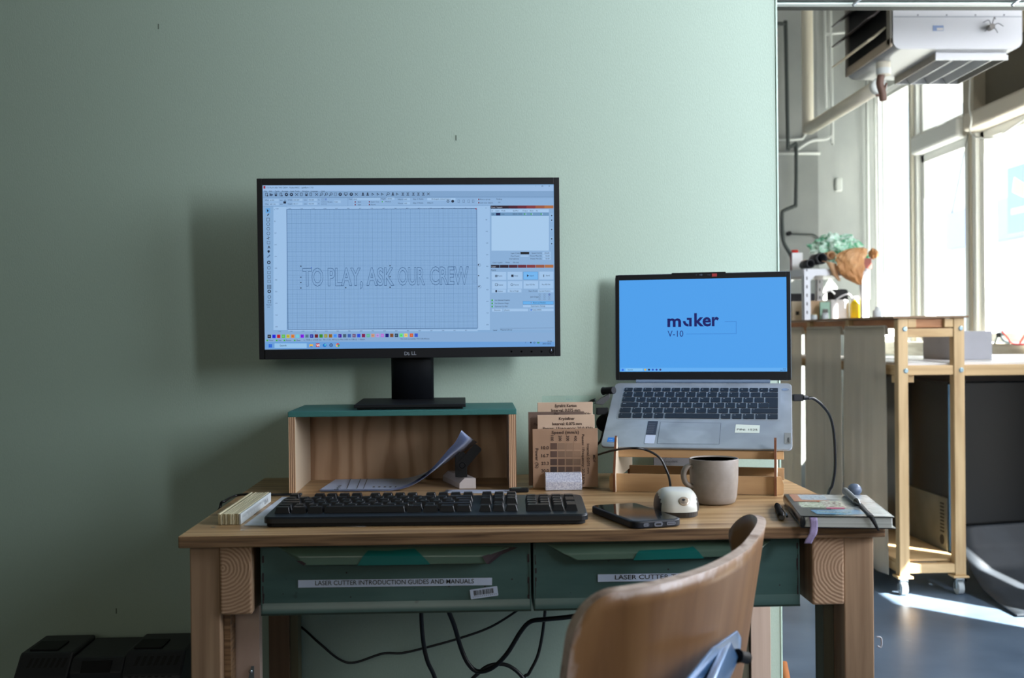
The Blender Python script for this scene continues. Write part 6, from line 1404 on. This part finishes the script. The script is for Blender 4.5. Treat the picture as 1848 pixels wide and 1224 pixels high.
roll('black leather roll lying low beside the larger roll', 1463, 476, 8.2, 5.43, blk)
roll('tan leather roll with open end on the shelf top', 1501, 461, 8, 5.45, tan)
mb = MB()
def hang(u, v):
    P_ = [(1490, 472), (1500, 475), (1504, 486), (1507, 496), (1515, 507)]; Wd = [8, 11, 8, 7, 2]
    f_ = v*4; i = min(int(f_), 3); t = f_-i; x = P_[i][0]*(1-t)+P_[i+1][0]*t; y = P_[i][1]*(1-t)+P_[i+1][1]*t; w_ = Wd[i]*(1-t)+Wd[i+1]*t
    q_ = PY(x+(u-.5)*2*w_*.8, y+(u-.5)*w_*.3, 5.385-.01*math.sin(u*PI)); return q_
mb.grid(hang, 6, 16, tan, thick=.002); o = mb.build('leather_offcut'); tag(o, 'tan leather offcut hanging over the shelf edge', 'leather')
blob('orange_cloth', 'orange scrap behind the black rolls on the shelf top', 'cloth', 1452, 478, 8, 8, 5.62, .03, plain('orange_scrap', c(220, 150, 80), .6), 7, .3, zmin=zT)

# ================================================================== HEATER, PIPES AND OVERHEAD STEEL
HY0, HY1 = 4.5, 5.06; ha, hb_ = PY(1612, 80, HY0), PY(1845, 80, HY0); HZ = PY(1700, 84, HY0).z-.01; HZT = 2.62
ht = thing('unit_heater', 'large pale metal air heater hanging under the ceiling at upper right', 'heater', ((ha.x+hb_.x)/2, 4.78, HZ))
Mx = frame((0, 0, 0), (1, 0, 0), (0, 0, 1))
mb = MB(); mb.prism(rrect(ha.x, HZ, hb_.x, HZT, .035, 6), -HY1, -HY0, heater_m, Mx, smooth=False); mb.build('casing', ht)
mb = MB(); zs_ = PY(1700, 31, HY0).z; mb.box(ha.x+.002, hb_.x-.002, HY0-.0015, HY0-.0002, zs_, zs_+.003, plain('seam_dark', c(120, 124, 132), .5))
for k in range(4): mb.box(ha.x+.1+k*.12, ha.x+.105+k*.12, HY0-.003, HY0-.0002, zs_+.006, zs_+.011, plain('screw_dark', c(90, 90, 96), .5))
mb.build('panel_seam', ht)
p_ = PY(1693, 51, HY0); mb = MB(); mb.box(p_.x-.022, p_.x+.022, HY0-.002, HY0-.0002, p_.z-.011, p_.z+.011, plain('rating_plate', c(110, 128, 160), .4)); mb.box(p_.x-.006, p_.x+.020, HY0-.0026, HY0-.002, p_.z-.009, p_.z+.001, plain('rating_plate_text', c(180, 176, 170), .4)); mb.build('rating_plate', ht)
p_ = PY(1785, 51, HY0); mb = MB(); mb.cyl(p_, p_+Vector((0, -.03, 0)), .012, plain('socket_grey', c(120, 116, 110), .5), 12)
for k in range(5): a_ = k*1.3; mb.tube([p_+Vector((0, -.02, 0)), p_+Vector((.02*math.cos(a_), -.035, .025*math.sin(a_)+.01)), p_+Vector((.045*math.cos(a_), -.03, .03*math.sin(a_)))], .0018, plain('wire_grey', c(90, 90, 92), .5), 6)
mb.build('loose_wires', ht)
# louvred left face
mb = MB(); mb.box(ha.x-.006, ha.x+.002, HY0+.03, HY1-.03, HZ+.04, HZT-.02, dark_in); mb.build('louvre_opening', ht)
mb = MB(); mb.box(ha.x-.012, ha.x-.001, HY0+.004, HY0+.045, HZ+.02, HZT, heater_side); mb.box(ha.x-.012, ha.x-.001, HY1-.03, HY1-.002, HZ+.02, HZT, heater_side); mb.box(ha.x-.012, ha.x-.001, HY0+.004, HY1-.002, HZ+.012, HZ+.05, plain('louvre_frame_brown', c(160, 146, 130), .5)); mb.build('louvre_frame', ht, bevel=.004)
for k in range(4):
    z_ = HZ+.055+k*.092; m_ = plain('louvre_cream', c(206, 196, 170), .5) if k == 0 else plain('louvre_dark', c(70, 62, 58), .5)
    mb = MB(); mb.prism([(ha.x-.002, z_+.050), (ha.x-.012, z_+.053), (ha.x-.060, z_+.010), (ha.x-.085, z_-.002), (ha.x-.082, z_-.006), (ha.x-.056, z_+.005)], -HY1+.035, -HY0-.06, m_, Mx); mb.build('louvre_slat', ht)
mb = MB(); mb.cyl((ha.x-.062, 4.86, HZ+.06), (ha.x-.062, 4.86, HZT), .004, plain('rod_grey', c(120, 116, 112), .4)); mb.build('louvre_rod', ht)
# outlet hood below
h0, h1 = PY(1689, 100, 4.56), PY(1816, 100, 4.56); zh0 = PY(1750, 108, 4.56).z
mb = MB(); mb.box(h0.x, h1.x, 4.56, 4.565, zh0, HZ, heater_m); mb.box(h0.x, h0.x+.004, 4.565, 5.02, zh0, HZ, plain('hood_side', c(150, 142, 130), .5)); mb.box(h1.x-.004, h1.x, 4.565, 5.02, zh0, HZ, heater_side); mb.box(h0.x, h1.x, 5.015, 5.02, zh0, HZ, heater_m)
mb.box(h0.x-.004, h1.x+.004, 4.552, 4.560, zh0-.002, zh0+.018, heater_m); mb.build('outlet_hood', ht)
for k in range(3):
    xx = h0.x+.07+k*.085; mb = MB(); mb.add([(xx, 4.566, zh0), (xx+.003, 4.566, zh0), (xx+.003, 5.014, zh0), (xx, 5.014, zh0), (xx-.03, 4.566, zh0+.045), (xx-.027, 4.566, zh0+.045), (xx-.027, 5.014, zh0+.045), (xx-.03, 5.014, zh0+.045)], [(0, 1, 2, 3), (4, 7, 6, 5), (0, 4, 5, 1), (1, 5, 6, 2), (2, 6, 7, 3), (3, 7, 4, 0)], heater_m); mb.build('outlet_vane', ht)
# stub and corroded valve
sp0 = PY(1594, 108, 4.72); mb = MB(); t_ = thing('pipe_stub', 'short cream pipe stub with brown corroded valve under the heater', 'pipe', sp0)
zz = sp0.z; mb.cyl((sp0.x, 4.72, HZ-.001), (sp0.x, 4.72, PY(1594, 136, 4.72).z), .030, cream, 24); mb.cyl((sp0.x, 4.72, PY(1594, 124, 4.72).z), (sp0.x, 4.72, PY(1594, 135, 4.72).z), .0315, pipe_white, 24); mb.build('stub', t_)
mb = MB(); mb.tube([PY(1590, 134, 4.72), PY(1588, 152, 4.72), PY(1592, 166, 4.72), PY(1594, 182, 4.72)], .016, brown_m, 10); mb.tube([PY(1581, 172, 4.72), PY(1592, 170, 4.72), PY(1600, 150, 4.72)], .006, brown_m, 8); mb.build('valve', t_)
def pipe(label, pts, r, mat, name='pipe', k=1, grp=None, n=14):
    mb = MB(); mb.tube(pts, r, mat, n, k > 1, k=k) if k > 1 else mb.tube(pts, r, mat, n, False); o = mb.build(name); tag(o, label, 'pipe', grp); return o
PXc = 1.812; zP = PY(1590, 160, 4.96).z
t_ = thing('pipe', 'fat cream pipe running back horizontally below the heater', 'pipe', (PXc, 4.9, zP))
mb = MB(); mb.tube([(PXc, 4.90, zP), (PXc, 5.93, zP)], .0325, cream, 20, False); mb.build('pipe_run', t_)
mb = MB(); mb.lathe([(.024, 0), (.036, 0), (.036, -.03), (.0326, -.03)], pipe_white, frame((PXc, 4.898, zP), (1, 0, 0), (0, 0, 1)), 24); mb.build('collar', t_)
pipe('fat cream vertical pipe against the grey back wall', [(PXc, 5.965, zP-.02), (PXc, 5.965, 3.38)], .031, cream)
D = lambda x, y, Y=7.18: PY(x, y, Y)
pipe('dark grey bent pipe beside the green wall edge', [D(1360, 43, 7.08), D(1411, 43, 7.10), D(1416.5, 46, 7.10), D(1418, 54, 7.10), D(1422, 255, 7.10), D(1423, 262, 7.10), D(1427, 265, 7.10), D(1434, 261, 7.10), D(1437, 268, 7.10), D(1436.5, 365, 7.10), D(1434, 372, 7.10), D(1416, 380, 7.10), D(1411.5, 388, 7.10), D(1412.5, 425, 7.10), D(1417, 443, 7.10), D(1428, 462, 7.10), D(1431, 480, 7.10)], .0125, pipe_dark, k=4)
pipe('thin white vertical pipe left of the heater', [D(1497, -60), D(1502, 236), D(1499, 246), D(1490, 251), D(1470, 253), D(1455, 259), D(1436, 272)], .0105, pipe_white, k=3)
pipe('thinner white vertical pipe just left of the other', [D(1487, -60), D(1491, 195)], .008, pipe_white)
pipe('upper short horizontal white pipe on the back wall', [D(1395, 252), D(1425, 253), D(1448, 251), D(1460, 233)], .009, pipe_white)
pipe('lower short horizontal white pipe on the back wall', [D(1395, 277), D(1480, 277)], .009, pipe_white)
wl2 = lambda x, y: PY(x, y, 7.2+(PY(x, y, 7.4).x-cx0)*.47/(2.83-cx0)-.03)
pipe('tall white pipe running down beside the bright window', [wl2(1562, -40), wl2(1568, 540)], .011, pipe_white)
pipe('tall thin white conduit at the corner of the bright window', [wl2(1576, 20), wl2(1584, 560)], .008, pipe_white)
pipe('white pipe stub pointing towards the heater louvres', [D(1488, 62), D(1528, 58)], .009, pipe_white)
p_ = wl2(1512, 334); mb = MB(); mb.box(p_.x-.024, p_.x+.024, p_.y-.03, p_.y, p_.z-.046, p_.z+.046, pipe_white); o = mb.build('motion_detector', bevel=.012, seg=3); tag(o, 'small white motion detector on the grey wall', 'detector')
p_ = D(1422, 422); t_ = thing('hose_outlet', 'black hose outlet with a thin grey hose on the back wall', 'hose', p_)
mb = MB(); mb.cyl(p_, p_+Vector((0, -.04, 0)), .014, blackm, 14); mb.build('outlet', t_)
mb = MB(); mb.tube([D(1424, 422), D(1450, 423), D(1468, 424), D(1477, 431), D(1479, 445)], .006, pipe_dark, 8); mb.build('hose', t_)
# thin cable dropping in front of the window
pipe('thin white cable hanging from the heater to the transom', [PX(1751, 140, 2.70), PX(1749, 190, 2.70), PX(1753, 215, 2.70), PX(1751, 238, 2.70), PX(1765, 248, 2.70), PX(1800, 246, 2.70), PX(1848, 215, 2.70)], .005, white_paint, k=6, n=8, name='cable')
pipe('thin dark pull cord hanging slantwise in front of the window', [PX(1747, 242, 2.66), PX(1718, 385, 2.66)], .0022, pipe_dark, n=6, name='pull_cord')
# overhead rail
RYl = 4.0; z0_ = PY(1600, 12, RYl+.032).z; z1_ = z0_+.004; z2_ = PY(1600, 3, RYl).z; z3_ = z2_+.12
ovr = thing('overhead_steel_beam', 'pale green steel beam crossing above the heater at the top edge', 'beam', (1.7, RYl, z0_))
mb = MB(); mb.box(.7, 2.76, RYl, RYl+.032, z0_, z1_, plain('beam_pale_paint', c(216, 226, 222), .5)); mb.build('lower_flange', ovr)
mb = MB(); mb.box(.7, 2.76, RYl+.004, RYl+.02, z1_, z2_, plain('beam_green_paint', c(112, 132, 124), .5)); mb.build('web', ovr)
mb = MB(); mb.box(.7, 2.76, RYl-.01, RYl+.11, z2_, z3_, plain('beam_dark_paint', c(44, 50, 48), .6)); mb.build('upper_channel', ovr)
for x in (1545, 1834):
    a_, b_ = PY(x-6 if x < 1600 else x-8, 10, RYl-.03), PY(x+12, -6, RYl-.03)
    mb = MB(); mb.cyl(a_, b_, .006, steel, 10); mb.build('tie_rod', ovr)
# slanted orange leg at the foot of the wall
a_, b_ = PY(1413, 1196, 2.40), PY(1424, 1250, 2.36); mb = MB(); mb.cyl(a_, b_+(b_-a_)*4.2, .009, plain('orange_varnished_wood', c(190, 120, 70), .4), 12); o = mb.build('stool_leg'); tag(o, 'slanting orange-brown wooden leg showing past the wall foot', 'leg')
